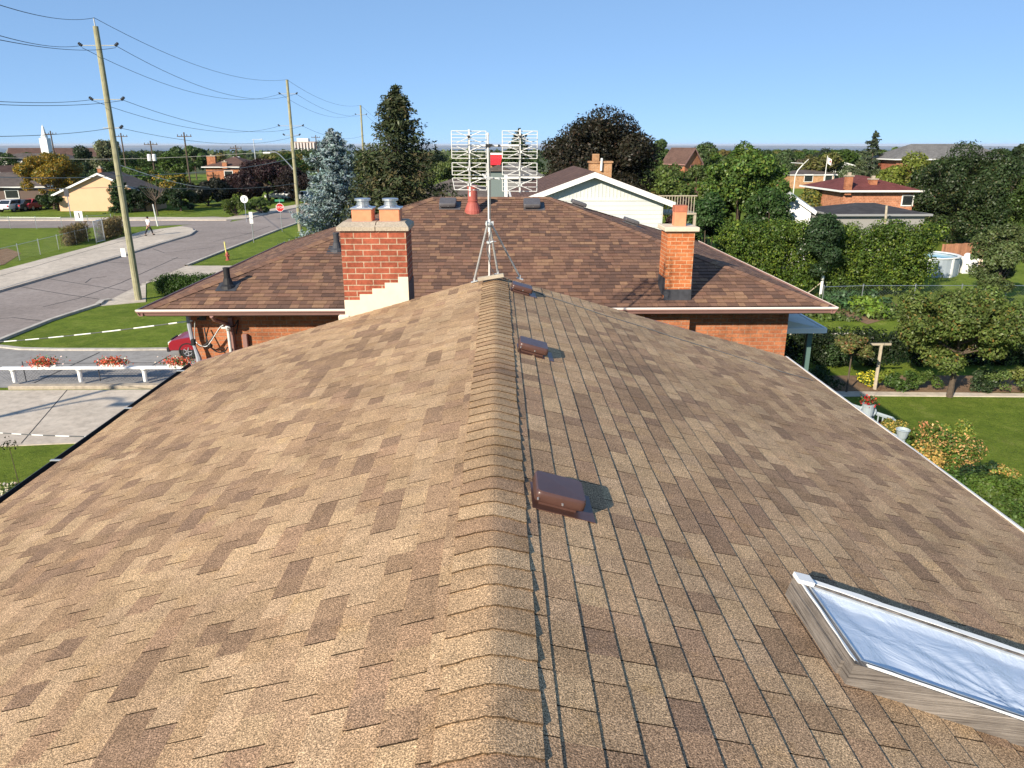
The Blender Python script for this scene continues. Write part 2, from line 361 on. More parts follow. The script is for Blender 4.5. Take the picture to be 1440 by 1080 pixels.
strip('kerb_end', [(138, 430), (144, 425), (155, 423)], .3, 0, .13, m_curb)
for a in ([(0, 398), (60, 391), (150, 405), (190, 411)], [(20, 402), (90, 414), (140, 421)], [(240, 364), (268, 363)], [(338, 328), (375, 330)], [(60, 432), (110, 420), (170, 398), (250, 362)], [(-60, 452), (20, 447), (60, 452)], [(120, 398), (128, 392), (150, 389)], [(300, 340), (345, 330), (380, 318)], [(95, 372), (140, 368), (205, 372)], [(215, 350), (232, 356), (262, 352), (300, 348)]):
    strip('crack_line', a, .07, .0, .0165, m_crack)
# drives, pavement on the near side
patch('pavement', [(138, 430), (160, 419), (200, 401), (262, 373.5), (330, 373.5), (318, 392), (262, 394), (205, 396), (205, 424)], m_conc, .03, .03)
patch('driveway', [(-260, 505), (0, 489), (20, 491), (70, 492.5), (300, 492), (300, 545), (-260, 545)], m_concg, .012)
strip('driveway_kerb', [(-60, 486), (0, 488), (30, 491.5), (80, 492.5), (180, 492.5), (300, 491)], .25, 0, .07, m_curb)
strip('driveway_joint', [(48, 539), (95, 517), (140, 496)], .06, .0, .018, m_crack)
strip('driveway_joint', [(205, 520), (240, 500)], .05, .0, .018, m_crack)
patch('patio', [(-300, 551), (0, 549), (300, 547), (300, 640), (118, 622), (0, 627), (-300, 640)], m_conc, .03, .03)
strip('patio_joint', [(95, 549), (30, 625)], .03, .02, .034, m_crack)
rw = MB(); a, b_ = atZ(18, 545), atZ(300, 543)
rw.box((a+b_)/2+Vector((0, -.12, .03)), ((b_-a).length, .3, .2), math.atan2(b_.y-a.y, b_.x-a.x), bev=.02)
tag(rw.build('retaining_wall', mat('stone_kerb', (.40, .34, .26), .9, ns=6, na=.25, ns2=40, na2=.15), origin=a), 'low sandy stone retaining wall under the white flower rail', 'wall')
# back garden side
patch('garden_path', [(1110, 552), (1170, 550), (1440, 553), (1700, 556), (1700, 561), (1440, 557.5), (1230, 556), (1110, 559)], m_conc, .03, .03)
patch('garden_bed', [(1110, 552), (1440, 552), (1700, 555), (1700, 528), (1110, 528)], m_soil, .02)
patch('vegetable_bed', [(1150, 418), (1235, 417), (1262, 428), (1260, 445), (1220, 456), (1195, 447), (1170, 437)], m_soil, .02)
patch('clay_infield', [(-60, 360), (10, 349), (30, 356), (6, 372), (-60, 386)], m_soil, .02)
patch('soil_patch', [(1405, 440), (1445, 436), (1470, 444), (1430, 447)], m_soil, .02)
strip('garden_edging', [(1110, 470.5), (1215, 470)], .12, 0, .06, m_curb)

# ------------------------------------------------------------------ shingles
def clip(poly, a, b, c):                          # keep a*u+b*v<=c
    out = []; n = len(poly)
    for i in range(n):
        p, q = poly[i], poly[(i+1) % n]; dp = a*p[0]+b*p[1]-c; dq = a*q[0]+b*q[1]-c
        if dp <= 0: out.append(p)
        if (dp < 0 < dq) or (dq < 0 < dp): t = dp/(dp-dq); out.append((p[0]+(q[0]-p[0])*t, p[1]+(q[1]-p[1])*t))
    return out
def shingles(P0, U, V, poly, expo, tab, t, gap, colfn, nrm, wav=None, stag=None, splits=2, seed=1, lam=0.0, phase=0.0):
    r = random.Random(seed); mb = MB(); U = Vector(U); V = Vector(V); nrm = Vector(nrm); P0 = Vector(P0)
    n = len(poly); halfs = []
    ar = sum(poly[i][0]*poly[(i+1) % n][1]-poly[(i+1) % n][0]*poly[i][1] for i in range(n)); sg = 1 if ar > 0 else -1
    for i in range(n):
        p, q = poly[i], poly[(i+1) % n]; a, b = (q[1]-p[1])*sg, -(q[0]-p[0])*sg; halfs.append((a, b, a*p[0]+b*p[1]))
    umin = min(p[0] for p in poly); umax = max(p[0] for p in poly); vmax = max(p[1] for p in poly)
    flip = U.cross(V).dot(nrm) < 0
    def P(u, v, h):
        w = wav(u, v) if wav else 0; return P0+U*u+V*v+nrm*(h+w)
    rows = int(vmax/expo)+2
    for i in range(-1, rows):
        v0 = i*expo+phase; v1 = v0+expo+.012
        off = (stag[i % len(stag)]*tab if stag else r.random()*tab) + r.uniform(-.006, .006)
        u = umin-off-tab; k = 0
        vj = r.uniform(-.0015, .0015)
        while u < umax:
            tw = tab if lam == 0 else tab*r.uniform(.55, 1.6)
            a, b = u+gap/2, u+tw-gap/2; ht = t + (r.random()*lam if lam else r.uniform(-.0006, .0014))
            jb = vj+r.uniform(-.0012, .0012)
            cuts = [a] + ([a+(b-a)*(q+1)/splits for q in range(splits-1)]) + [b]
            for s_ in range(len(cuts)-1):
                rect = [(cuts[s_], v0+jb), (cuts[s_+1], v0+jb), (cuts[s_+1], v1), (cuts[s_], v1)]
                for h_ in halfs:
                    rect = clip(rect, *h_)
                    if len(rect) < 3: break
                if len(rect) < 3: continue
                col = colfn(r, i, k, s_, (cuts[s_]+cuts[s_+1])/2, v0)
                hh = lambda v: ht*(1-(v-v0)/(expo+.012))+.001
                pts = [P(p[0], p[1], hh(p[1])) for p in rect]
                mb.face(pts[::-1] if flip else pts, col)
                m_ = len(rect)
                for e in range(m_):
                    p, q = rect[e], rect[(e+1) % m_]
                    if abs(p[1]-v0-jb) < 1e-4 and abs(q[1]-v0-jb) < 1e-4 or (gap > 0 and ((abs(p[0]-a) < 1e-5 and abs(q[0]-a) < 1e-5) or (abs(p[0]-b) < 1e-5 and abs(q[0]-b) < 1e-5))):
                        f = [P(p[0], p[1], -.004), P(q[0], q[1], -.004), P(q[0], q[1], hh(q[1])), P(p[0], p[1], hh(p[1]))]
                        mb.face(f[::-1] if flip else f, tuple(c*(.3 if abs(p[1]-q[1]) < 1e-4 else .1) for c in col))  # butts and slot sides: dark asphalt edges, with shadow lines painted in too
            u += tw; k += 1
    return mb

# ------------------------------------------------------------------ near house (the roof under the camera)
RX = -.03; RZ = H-1.66; S = .285; YE = 9.80; YB = -3.2; CS = math.hypot(1, S)
XL, XR = -4.12, 3.98
house = thing('house', 'near house with tan shingle gable roof, three brown vents and a red brick chimney', 'house', (RX, 0, 0))
tanp = [(.47, .312, .180), (.50, .338, .196), (.44, .288, .165), (.395, .254, .148), (.335, .215, .129), (.292, .186, .115), (.39, .245, .146)]
tint_map = {}
def tancol(r, i, k, s_, u, v):
    z = noise.noise(Vector((u*.75+i*.13, v*1.3, 5.0)))
    key = (i, k); rr = r.random()
    if s_ == 0 or key not in tint_map or r.random() < .42:
        w = [24, 22, 18, 14, 12, 8, 5]
        if z > .14: w = [12, 8, 14, 20, 22, 18, 7]
        if z < -.1: w = [28, 28, 20, 12, 6, 3, 4]
        c = r.choices(tanp, w)[0]
        tint_map[key] = c
    c = tint_map[key]; q = r.uniform(.95, 1.05); return (c[0]*q, c[1]*q, c[2]*q*r.uniform(.97, 1.03))
def wavf(sd, top=99): return lambda u, v: max(.12, min(1, (top-v)/.9))*(.012*noise.noise(Vector((u*.55, v*.8, sd))) + .004*noise.noise(Vector((u*2.1, v*3.0, sd+9))))
LR = (XR-RX)*CS; LL = (RX-XL)*CS
ER = Vector((XR, 0, RZ-S*(XR-RX))); EL = Vector((XL, 0, RZ-S*(RX-XL)))
tint_map.clear()
phR = (LR-.209*CS) % .1345; phL = (LL-.22*CS) % .1345
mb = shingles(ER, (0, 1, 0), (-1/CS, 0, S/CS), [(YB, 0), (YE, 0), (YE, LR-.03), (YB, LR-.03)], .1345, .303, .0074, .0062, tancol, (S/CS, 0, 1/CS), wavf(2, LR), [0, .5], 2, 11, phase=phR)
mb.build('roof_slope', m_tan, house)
tint_map.clear()
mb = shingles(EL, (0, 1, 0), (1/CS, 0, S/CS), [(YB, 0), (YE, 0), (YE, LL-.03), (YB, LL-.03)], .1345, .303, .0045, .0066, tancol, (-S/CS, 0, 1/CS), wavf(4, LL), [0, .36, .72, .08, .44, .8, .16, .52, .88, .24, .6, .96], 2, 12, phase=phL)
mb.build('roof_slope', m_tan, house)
dk = MB()
dz = .028
for x, xr in ((XL, RX), (XR, RX)):
    ze = RZ-S*abs(x-RX)-dz; e = .004 if x > RX else -.004
dk.mesh([(XL+.01, YB, EL.z-dz), (RX, YB, RZ-dz), (XR-.01, YB, ER.z-dz), (XL+.01, YE-.012, EL.z-dz), (RX, YE-.012, RZ-dz), (XR-.01, YE-.012, ER.z-dz),
         (XL+.01, YB, EL.z-.17), (XR-.01, YB, ER.z-.17), (XL+.01, YE-.012, EL.z-.17), (XR-.01, YE-.012, ER.z-.17)],
        [(0, 3, 4, 1), (1, 4, 5, 2), (3, 8, 9, 5, 4), (6, 0, 1, 2, 7), (6, 8, 3, 0), (2, 5, 9, 7), (6, 7, 9, 8)])
dk.build('roof_deck', m_deck, house)
w = MB(); w.box((RX-.07, (YB+YE-.35)/2, (EL.z-.17)/2), (XR-XL-1.0, YE-.35-YB, EL.z-.175)); w.build('wall', m_orbrick, house)
# ridge caps, lapped towards the camera
cap = MB(); r = random.Random(5); y = YE+.01; n = 0
xs = [-.168, -.12, -.08, -.045, -.02, 0, .02, .045, .08, .12, .160]
lastc = tanp[0]
while y > YB:
    y0 = y-.145; y1 = y+.03; tw = r.uniform(-.004, .004); dx = r.uniform(-.004, .004)
    lastc = r.choices(tanp, [24, 20, 22, 15, 9, 4, 6])[0]; q = r.uniform(.95, 1.05); col = tuple(a*q for a in lastc)
    if 1.4 < y < 2.4 and n % 2 == 0: pass
    def zc(x, lift): return RZ-.001+lift-S*(math.sqrt(x*x+.034**2)-.017)
    A = []; B = []; D = []
    for j, x in enumerate(xs):
        lf = .016+.002*(abs(x) > .14); lb = .007
        jx = .007*(r.random()-.5) if j in (0, len(xs)-1) else 0
        A.append((RX+x+dx+jx, y0+tw*x*20+.003*math.sin(j*2.3+n), zc(x, lf))); B.append((RX+x+dx*.8+jx, y1, zc(x, lb))); D.append((A[-1][0], A[-1][1]+.001, zc(x, lf)-.011))
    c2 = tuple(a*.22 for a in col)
    for j in range(len(xs)-1):
        cj = col
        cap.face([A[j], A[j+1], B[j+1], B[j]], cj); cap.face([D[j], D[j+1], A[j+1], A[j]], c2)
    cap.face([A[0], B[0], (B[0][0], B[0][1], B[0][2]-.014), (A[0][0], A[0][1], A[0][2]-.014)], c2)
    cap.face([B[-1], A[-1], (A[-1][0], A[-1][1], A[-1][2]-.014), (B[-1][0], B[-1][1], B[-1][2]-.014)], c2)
    y -= .1425; n += 1
cap.build('ridge_cap', m_cap, house)
# black gutter on the left eave, pale drip edge on the right and at the far gable
gt = MB(); z = EL.z
gt.prism([(XL-.10, YB, z-.015), (XL-.115, YB, z-.02), (XL-.095, YB, z-.08), (XL-.02, YB, z-.09), (XL-.004, YB, z-.03), (XL-.03, YB, z-.07), (XL-.088, YB, z-.065)], (0, YE-YB, 0))
gt.build('gutter', mat('black_gutter', (.02, .02, .022), .4), house)
for k in range(9): hg = MB(); hg.box((XL-.04, YB+1.0+k*1.45, z-.008), (.14, .03, .008)); hg.build('gutter_strap', m_dull, house)
de = MB(); z = ER.z
de.prism([(XR-.01, YB, z-.03), (XR+.034, YB, z-.012), (XR+.034, YB, z+.004), (XR+.004, YB, z+.012), (XR+.001, YB, z+.001)][::-1], (0, YE-YB, 0)); de.build('drip_edge', m_drip, house)
gr = MB(); gr.prism([(XR+.036, YB, z-.04), (XR+.036, YB, z-.13), (XR+.06, YB, z-.13), (XR+.07, YB, z-.05), (XR+.064, YB, z-.05), (XR+.056, YB, z-.12), (XR+.042, YB, z-.12), (XR+.042, YB, z-.04)], (0, YE-YB, 0)); gr.build('gutter', mat('dark_trough', (.07, .07, .07), .6), house)
rt = MB()
for x0, x1, z0, z1 in ((XL, RX, EL.z, RZ), (RX, XR, RZ, ER.z)):
    rt.prism([(x0, YE+.03, z0-.15), (x1, YE+.03, z1-.15), (x1, YE+.03, z1-.004), (x0, YE+.03, z0-.004)][::-1], (0, -.04, 0))
rt.build('rake_board', m_gutter, house)

# low roof vents
def frame_on(p, slope_dir_x=1):                    # matrix whose z is the right slope's normal, x down the slope
    nx = Vector((S/CS*slope_dir_x, 0, 1/CS)); dn = Vector((1/CS, 0, -S/CS*slope_dir_x)); yy = nx.cross(dn); return Matrix((dn, yy, nx)).transposed()
def roofz(x): return RZ-S*abs(x-RX)
def roof_vent(x, y, sc=1.0, m=None, par=house, Mx=None, base=None, shade=True):
    Mx = Mx or frame_on(None); p = base or Vector((x, y, roofz(x)))
    m = m or m_brownmet
    a = MB()                                        # flange
    a.box(p+Mx @ Vector((.04*sc, .0, .008)), (.40*sc, .36*sc, .004), M=Mx)
    a.box(p+Mx @ Vector((0, 0, .035)), (.24*sc, .22*sc, .06), M=Mx)
    b = MB(); L, W = .155*sc, .15*sc                # hood: rounded, tapering
    vs = []; fs = []; prof = [(1.0, .045), (1.03, .05), (1.03, .09), (1.015, .106), (.975, .116), (.0, .119)]; nseg = 24
    for k, zz in prof:
        for j in range(nseg):
            t = 2*math.pi*j/nseg; cx, sy = math.cos(t), math.sin(t); e = .17
            ux = math.copysign(abs(cx)**e, cx)*L*k; uy = math.copysign(abs(sy)**e, sy)*W*k
            vs.append(p+Mx @ Vector((ux, uy, zz*sc)))
    for i in range(len(prof)-1):
        for j in range(nseg): j2 = (j+1) % nseg; fs.append((i*nseg+j, i*nseg+j2, (i+1)*nseg+j2, (i+1)*nseg+j))
    fs.append(tuple(range(nseg))[::-1]); b.mesh(vs, fs)
    h_ = b.build('roof_vent', m, par); 
    for q in h_.data.polygons: q.use_smooth = q.index < 3*nseg
    a.build('flashing', m, h_)
    sc_ = MB()
    for sx, sy in ((-.9, -1.03), (.1, -1.03)): sc_ = MB(); sc_.lathe(p+Mx @ Vector((L*sx, W*sy, .066*sc)), [(.006, -.006), (.006, .004), (.002, .006)], 8); sc_.build('screw', m_rim, h_)
    return h_
sn = Vector((S, 0, 1)).normalized(); cpl = (Vector((RX, 0, RZ))).dot(sn)
for (px, py) in ((781, 699), (747, 489), (732, 407)):
    q = onP(px, py-(9 if py > 600 else 3), sn, cpl+.06); roof_vent(q.x, q.y, .82)

# skylight: weathered curb with wrinkled plastic sheet
top_c = cpl+.125
c1 = onP(1114, 808, sn, top_c); c2 = onP(1203, 922, sn, top_c)
sx0 = 1.378; yf, yn = 3.055, 2.42; sx1 = sx0+1.3
Ms = frame_on(None)
def sp(x, y, h): return Vector((x, y-.20*(x-sx0), roofz(x)))+sn*h
fr = MB(); T = .04
def board(xa, ya, xb, yb, h0, h1):
    fr.mesh([sp(xa, ya, h0), sp(xb, ya, h0), sp(xb, yb, h0), sp(xa, yb, h0), sp(xa, ya, h1), sp(xb, ya, h1), sp(xb, yb, h1), sp(xa, yb, h1)],
            [(3, 2, 1, 0), (4, 5, 6, 7), (0, 1, 5, 4), (1, 2, 6, 5), (2, 3, 7, 6), (3, 0, 4, 7)], col=(rnd.uniform(.85, 1.1),)*3)
board(sx0, yn+T, sx0+T, yf-T, -.01, .105); board(sx1-T, yn+T, sx1, yf-T, -.01, .105)
board(sx0, yn, sx1, yn+T, -.01, .107); board(sx0, yf-T, sx1, yf, -.01, .107)
board(sx0-.012, yn+.06, sx0-.001, yf-.02, -.005, .07)
skl = fr.build('skylight', m_wood, house)
m_sheet, nt_, b_s = newmat('plastic_sheet')
b_s.inputs['Base Color'].default_value = (.56, .63, .73, 1); b_s.inputs['Roughness'].default_value = .3; b_s.inputs['Specular IOR Level'].default_value = .8
wv = tex(nt_, 4.5, 5, .6, dist=.8); bump(nt_, b_s, wv, .6, .03)
sh = MB(); nx_, ny_ = 60, 50; vs = []; fs = []
for j in range(ny_+1):
    for i in range(nx_+1):
        x = sx0+T+.005+(sx1-sx0-2*T-.01)*i/nx_; y = yn+T+.005+(yf-yn-2*T-.01)*j/ny_
        e = min(i, nx_-i)/nx_; e2 = min(j, ny_-j)/ny_; ed = min(1, 8*min(e, e2))
        hh = .098 - .022*ed + .014*math.sin(math.pi*i/nx_)*math.sin(math.pi*j/ny_) + .020*ed*noise.noise(Vector((x*2.2+y*3, y*1.5, 3)))+.006*ed*noise.noise(Vector((x*9+y*4, y*6, 7)))
        ang = math.atan2(y-(yn+.12), x-(sx0+.72)); dd = math.hypot(x-(sx0+.72), y-(yn+.12)); hh += .006*math.sin(ang*15)*math.exp(-dd*3.5)*ed
        vs.append(sp(x, y, hh))
for j in range(ny_):
    for i in range(nx_): a = j*(nx_+1)+i; fs.append((a, a+1, a+nx_+2, a+nx_+1))
sh.mesh(vs, fs); sh.build('plastic_sheet', m_sheet, skl, smooth=True)
# white caulked strip round the top edge, uneven, and the dark inner bead
cs_ = MB(); r = random.Random(3)
def wob(a, b, h, w0, n=26):
    prev = None
    for i in range(n+1):
        t = i/n; x = a[0]+(b[0]-a[0])*t; y = a[1]+(b[1]-a[1])*t; d = Vector((b[0]-a[0], b[1]-a[1])).normalized(); nn = Vector((-d.y, d.x))
        ww = w0*(.55+.6*abs(noise.noise(Vector((x*5, y*5, h*9)))))
        hh = h+.004*noise.noise(Vector((x*7, y*7, 1)))
        P = (sp(x-nn.x*ww*.5, y-nn.y*ww*.5, hh), sp(x+nn.x*ww, y+nn.y*ww, hh+.003))
        if prev:
            cs_.face([prev[0], P[0], P[1], prev[1]])
            cs_.face([prev[0]-sn*.012, P[0]-sn*.012, P[0], prev[0]]); cs_.face([prev[1], P[1], P[1]-sn*.02, prev[1]-sn*.02])
        prev = P
wob((sx0+.012, yf-.012), (sx1, yf-.012), .110, .034); wob((sx0+.016, yn+.02), (sx0+.016, yf), .109, .012)
wob((sx0+.05, yn+.012), (sx1, yn+.012), .111, .009); cs_.box(sp(sx0+.03, yf-.03, .116), (.08, .07, .02), M=Ms)
cs_.build('white_sealing_tape', m_white, skl)
bd = MB()
for a, b in (((sx0+T+.01, yn+T), (sx0+T+.01, yf-T)), ((sx0+T, yf-T-.01), (sx1-T, yf-T-.01)), ((sx0+T, yn+T+.01), (sx1-T, yn+T+.01))):
    bd.tube([sp(a[0]+(b[0]-a[0])*t/8, a[1]+(b[1]-a[1])*t/8, .100) for t in range(9)], .006, 6)
bd.build('glazing_bead', m_dull, skl)

# red brick chimney on the far gable wall
YC = YE+.045
cl, cr = atY(480, 440, YC).x, atY(580, 400, YC).x; cl = atY(480.5, 360, YC).x; cr = atY(573, 380, YC).x
ctop = zat(324, YC); cdep = .62
def stack(mb, x0, x1, y0, y1, z0, z1): mb.box(((x0+x1)/2, (y0+y1)/2, (z0+z1)/2), (x1-x0, y1-y0, z1-z0))
ch = MB(); stack(ch, cl, cr, YC, YC+cdep, 0, ctop); chim = ch.build('chimney', m_redbrick, house)
sb = MB(); xc, yc = (cl+cr)/2, YC+cdep/2
for a, b in ((cl-.04, xc+.03), (xc+.042, cr+.04)):
    sb.mesh([(a, YC-.045, ctop), (b, YC-.045, ctop), (b, YC+cdep+.045, ctop), (a, YC+cdep+.045, ctop), (a, YC-.045, ctop+.05), (b, YC-.045, ctop+.05), (b, YC+cdep+.045, ctop+.05), (a, YC+cdep+.045, ctop+.05),
             (a+(.06 if a < xc else 0), YC+.08, ctop+.105), (b-(.06 if b > xc+.1 else 0), YC+.08, ctop+.105), (b-(.06 if b > xc+.1 else 0), YC+cdep-.08, ctop+.105), (a+(.06 if a < xc else 0), YC+cdep-.08, ctop+.105)],
            [(3, 2, 1, 0), (0, 1, 5, 4), (1, 2, 6, 5), (2, 3, 7, 6), (3, 0, 4, 7), (4, 5, 9, 8), (5, 6, 10, 9), (6, 7, 11, 10), (7, 4, 8, 11), (8, 9, 10, 11)])
stack(sb, xc+.03, xc+.042, YC-.02, YC+cdep, ctop-.0, ctop+.07)
sb.build('chimney_slab', m_slab, chim)
for fx in (509, 548):
    q = atY(fx, 300, YC+.2); w_ = .135
    fl = MB(); z0 = ctop+.08; z1 = ctop+.255
    fl.box((q.x, YC+.31, (z0+z1)/2), (2*w_, 2*w_, z1-z0), bev=.012); f_ = fl.build('flue', m_clay, chim)
    cpx = MB(); cpx.box((q.x, YC+.31, z1+.012), (2*w_+.03, 2*w_+.03, .024), bev=.006)
    cpx.lathe((q.x, YC+.31, z1+.02), [(.12, 0), (.115, .012), (.095, .022), (.085, .03), (.085, .05), (.078, .055), (.078, .08), (.085, .085), (.108, .087), (.108, .112), (.102, .116)], 20)
    cpx.build('flue_cap', m_galv, f_, smooth=False)
# stepped cream parging where the roof meets the stack
st = MB(); n = 5; base = lambda x: roofz(x)-.16
sw = (cr-cl)
topz = lambda k: zat(425, YC)+k*.0775
xs_ = [cl-.004] + [cl+sw*q for q in (.24, .44, .64, .85)] + [cr+.004]
z_first = zat(421, YC)
poly = [(cl-.004, base(cl))]; 
top = []
for k in range(5):
    zt = z_first + k*.0775*1.0
    top += [(xs_[k], zt), (xs_[k+1], zt)]
poly = [(cr+.004, base(cr)-.06)] + [(x, z) for x, z in top[::-1]] + [(cl-.004, base(cl)-.25)]
st.prism([(x, YC-.012, z) for x, z in poly][::-1], (0, .011, 0)); 
st.box((cl-.02, YC-.006, roofz(cl)+.0), (.16, .05, .10), bev=.02)
st.build('parging', m_parge, chim)
sk = MB(); sk.prism([(cr+.001, YC, roofz(cr)-.3), (cr+.001, YC, roofz(cr)+.22), (cr+.001, YC+cdep, roofz(cr)+.22), (cr+.001, YC+cdep, roofz(cr)-.3)][::-1], (.008, 0, 0)); sk.build('flashing', m_lead, chim)
# ------------------------------------------------------------------ television antenna on the ridge end
YA = 9.42
pA = atY(688, 384, YA); ax = pA.x
ant = thing('tv_antenna', 'tall white double-bay television antenna on a tripod at the ridge end', 'antenna', (ax, YA, RZ))
rb = MB(); rb.cyl((ax-.17, YA, roofz(RX)-.0+.0), (ax+.17, YA, RZ+.05), .001, .001, 3)
rb = MB(); rb.box((ax+.02, YA, RZ+.045), (.34, .09, .045), M=Matrix.Rotation(-.16, 3, 'Y'), bev=.006); rb.build('base_block', m_postwood, ant)
ms_ = MB(); ms_.cyl((ax, YA, RZ+.05), (ax+.012, YA, zat(322, YA)+.12), .0115, n=10); ms_.cyl((ax, YA, zat(326, YA)), (ax, YA, zat(188, YA)), .0112, n=10)
ms_.lathe((ax, YA, zat(188, YA)), [(.016, -.02), (.016, .006), (.009, .012)], 10); ms_.build('mast', m_anten, ant)
colz = zat(315, YA)
cl_ = MB(); cl_.lathe((ax, YA, colz), [(.03, -.02), (.045, -.01), (.045, .012), (.03, .022)], 10); cl_.lathe((ax, YA, zat(341, YA)), [(.02, -.02), (.032, -.01), (.032, .01), (.02, .02)], 8)
for a in (0, 2.1, 4.2): cl_.box((ax+.045*math.cos(a), YA+.045*math.sin(a), colz+.01), (.03, .018, .05), a)
cl_.tube([(ax+.01, YA-.02, zat(341, YA)), (ax+.05, YA-.03, zat(341, YA)+.02), (ax+.09, YA-.02, zat(341, YA)+.012)], .006, 5)
cl_.build('collar', m_dull, ant)
lf = onP(667, 397, Vector((-S, 0, 1)).normalized(), Vector((RX, 0, RZ)).dot(Vector((-S, 0, 1)).normalized())+.01)
rf = onP(731, 393, sn, cpl+.02); bf = Vector((RX+.03, YE-.06, RZ+.02))
for q in (lf, rf, bf):
    lg = MB(); lg.cyl((ax+(q.x-ax)*.07, YA+(q.y-YA)*.07, colz), q+Vector((0, 0, .03)), .0135, n=8); l_ = lg.build('leg', m_dull, ant)
    ft = MB(); ft.box(q+Vector((0, 0, .012)), (.09, .06, .012), M=frame_on(None, 1 if q.x > RX+.1 else (-1 if q.x < RX-.1 else 0))); ft.box(q+Vector((0, 0, .035)), (.022, .035, .045)); ft.build('foot', m_dull, l_)
for zz, dk_ in ((205, 0), (251, 1)):
    z = zat(zz, YA); cr_ = MB()
    xl, xr = xat(660, zz, YA), xat(731, zz, YA)
    cr_.cyl((xl, YA+.025, z), (xr, YA+.025, z), .011, n=8); c_ = cr_.build('crossarm', m_anten, ant)
    k = MB(); k.box((ax, YA+.012, z), (.06, .05, .045), bev=.006); k.box((ax+.04, YA-.01, z+.01), (.03, .02, .02)); k.box((ax+.13, YA+.01, z), (.02, .03, .03)); k.build('clamp', m_dull if dk_ else m_black, c_)
for xc_, x0, x1 in ((660, 635.5, 684), (731, 706.5, 755.5)):
    ba = MB(); zt, zb = zat(182, YA), zat(276 if xc_ < 700 else 271, YA); xx = xat(xc_, 230, YA)
    ba.box((xx, YA+.0, (zt+zb)/2), (.020, .016, zt-zb)); bm_ = ba.build('bay_boom', m_anten, ant)
    for ya, yb, nr in ((184, 222.5, 9), (229, 246, 4), (250.5, 267 if xc_ < 700 else 269, 4)):
        s_ = MB(); z0, z1 = zat(yb, YA), zat(ya, YA); X0, X1 = xat(x0, 230, YA), xat(x1, 230, YA); Yg = YA+.03
        sk_ = .006 if ya > 240 and xc_ < 700 else 0
        for i in range(nr):
            z = z0+(z1-z0)*i/(nr-1); th = .0055 if i in (0, nr-1) else .0042
            s_.cyl((X0+sk_*(nr-i), Yg, z), (X1, Yg, z-.004), th, n=5)
        s_.cyl((X0, Yg, z1), (X0+sk_*nr, Yg, z0), .0055, n=5); s_.cyl((X1, Yg, z0), (X1, Yg, z1), .0055, n=5)
        s_.build('reflector_screen', m_anten, bm_)
        for cz in ([z0+(z1-z0)*.77, z0+(z1-z0)*.24] if nr > 5 else [(z0+z1)/2]):
            e = MB(); hw = (X1-X0)/2*.86; hh = .055
            for sx in (-1, 1):
                for sz in (-1, 1): e.cyl((xx+sx*.02, YA-.10, cz+sz*.012), (xx+sx*hw*.8, YA-.10, cz+sz*hh*1.15), .0045, n=5)
            e.box((xx, YA-.085, cz), (.045, .02, .03)); e.cyl((xx, YA-.08, cz), (xx, YA, cz), .006, n=5)
            e.build('bowtie_element', m_anten, bm_)
    j = MB(); j.box((xx+.002, YA-.11, zat(192, YA)), (.028, .03, .022), bev=.004)
    j.tube([(xx-.006, YA-.1, zat(190, YA)), (xx-.008, YA-.1, zat(215, YA)), (xx+.004, YA-.1, zat(238, YA)), (xx-.003, YA-.1, zat(262, YA))], .0035, 4); j.build('feed_line', m_black, bm_)
# coax down the mast and over the roof
P = [onP(x, y, sn, cpl+.016) for x, y in ((712, 392), (735, 402), (760, 413), (800, 426), (850, 443), (900, 458), (960, 478), (1010, 493), (1060, 509), (1100, 523), (1137, 533))]
P = [p+Vector((0, 0, .004*noise.noise(p*3))) for p in P]
e = Vector((XR+.05, P[-1].y+.05, ER.z-.05)); P += [e, e+Vector((.02, 0, -1.5))]
cb_ = MB(); cb_.tube([(ax+.022, YA-.01, zat(210, YA)), (ax+.024, YA, zat(260, YA)), (ax+.02, YA-.01, zat(300, YA)), (ax+.03, YA, colz-.05), (ax-.03, YA-.03, zat(350, YA)), (ax+.02, YA-.04, zat(375, YA)), (ax+.08, YA, RZ+.06)]+P, .0058, 5)
tag(cb_.build('coax_cable', m_cable, origin=P[0]), 'thin black cable lying across the right tan roof slope', 'cable')

# ------------------------------------------------------------------ brown-roofed brick house beyond the gap
YG = 12.45; SB = .334; DB = 4.57
bl, br_ = atY(203, 432, YG), atY(1166, 433, YG); zE = (bl.z+br_.z)/2+.0; BL, BR = bl.x, br_.x
bh = thing('house', 'brown shingle hip-roofed orange brick house just beyond the near roof', 'house', ((BL+BR)/2, YG+4.5, 0))
brp = [(.205, .116, .080), (.165, .094, .066), (.235, .132, .086), (.26, .150, .094), (.135, .080, .060), (.29, .170, .102), (.215, .115, .078)]
def brcol(r, i, k, s_, u, v):
    z = noise.noise(Vector((u*.4, v*.6, 15.0))); w = [22, 20, 18, 12, 14, 7, 10]
    if z > .15: w = [15, 26, 10, 5, 28, 3, 8]
    c = r.choices(brp, w)[0]; q = r.uniform(.9, 1.1)*1.0; return tuple(a*q for a in c)
DR = DB*SB; CB = math.hypot(1, SB); HB = DB*CB; W_ = BR-BL; DPT = 2*DB
def hipface(P0, U, V, wid, nrm, sd, apexw):
    poly = [(0, 0), (wid, 0), (wid-DB, HB), (DB, HB)] if apexw > 0 else [(0, 0), (wid, 0), (wid/2, HB)]
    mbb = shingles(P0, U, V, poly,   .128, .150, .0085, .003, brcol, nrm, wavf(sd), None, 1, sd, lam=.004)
    mbb.face([Vector(P0)+Vector(U)*p[0]+Vector(V)*p[1]-Vector(nrm)*.026 for p in (poly if Vector(U).cross(Vector(V)).dot(Vector(nrm)) > 0 else poly[::-1])], (.03, .02, .018))
    return mbb.build('roof_slope', m_brn, bh)
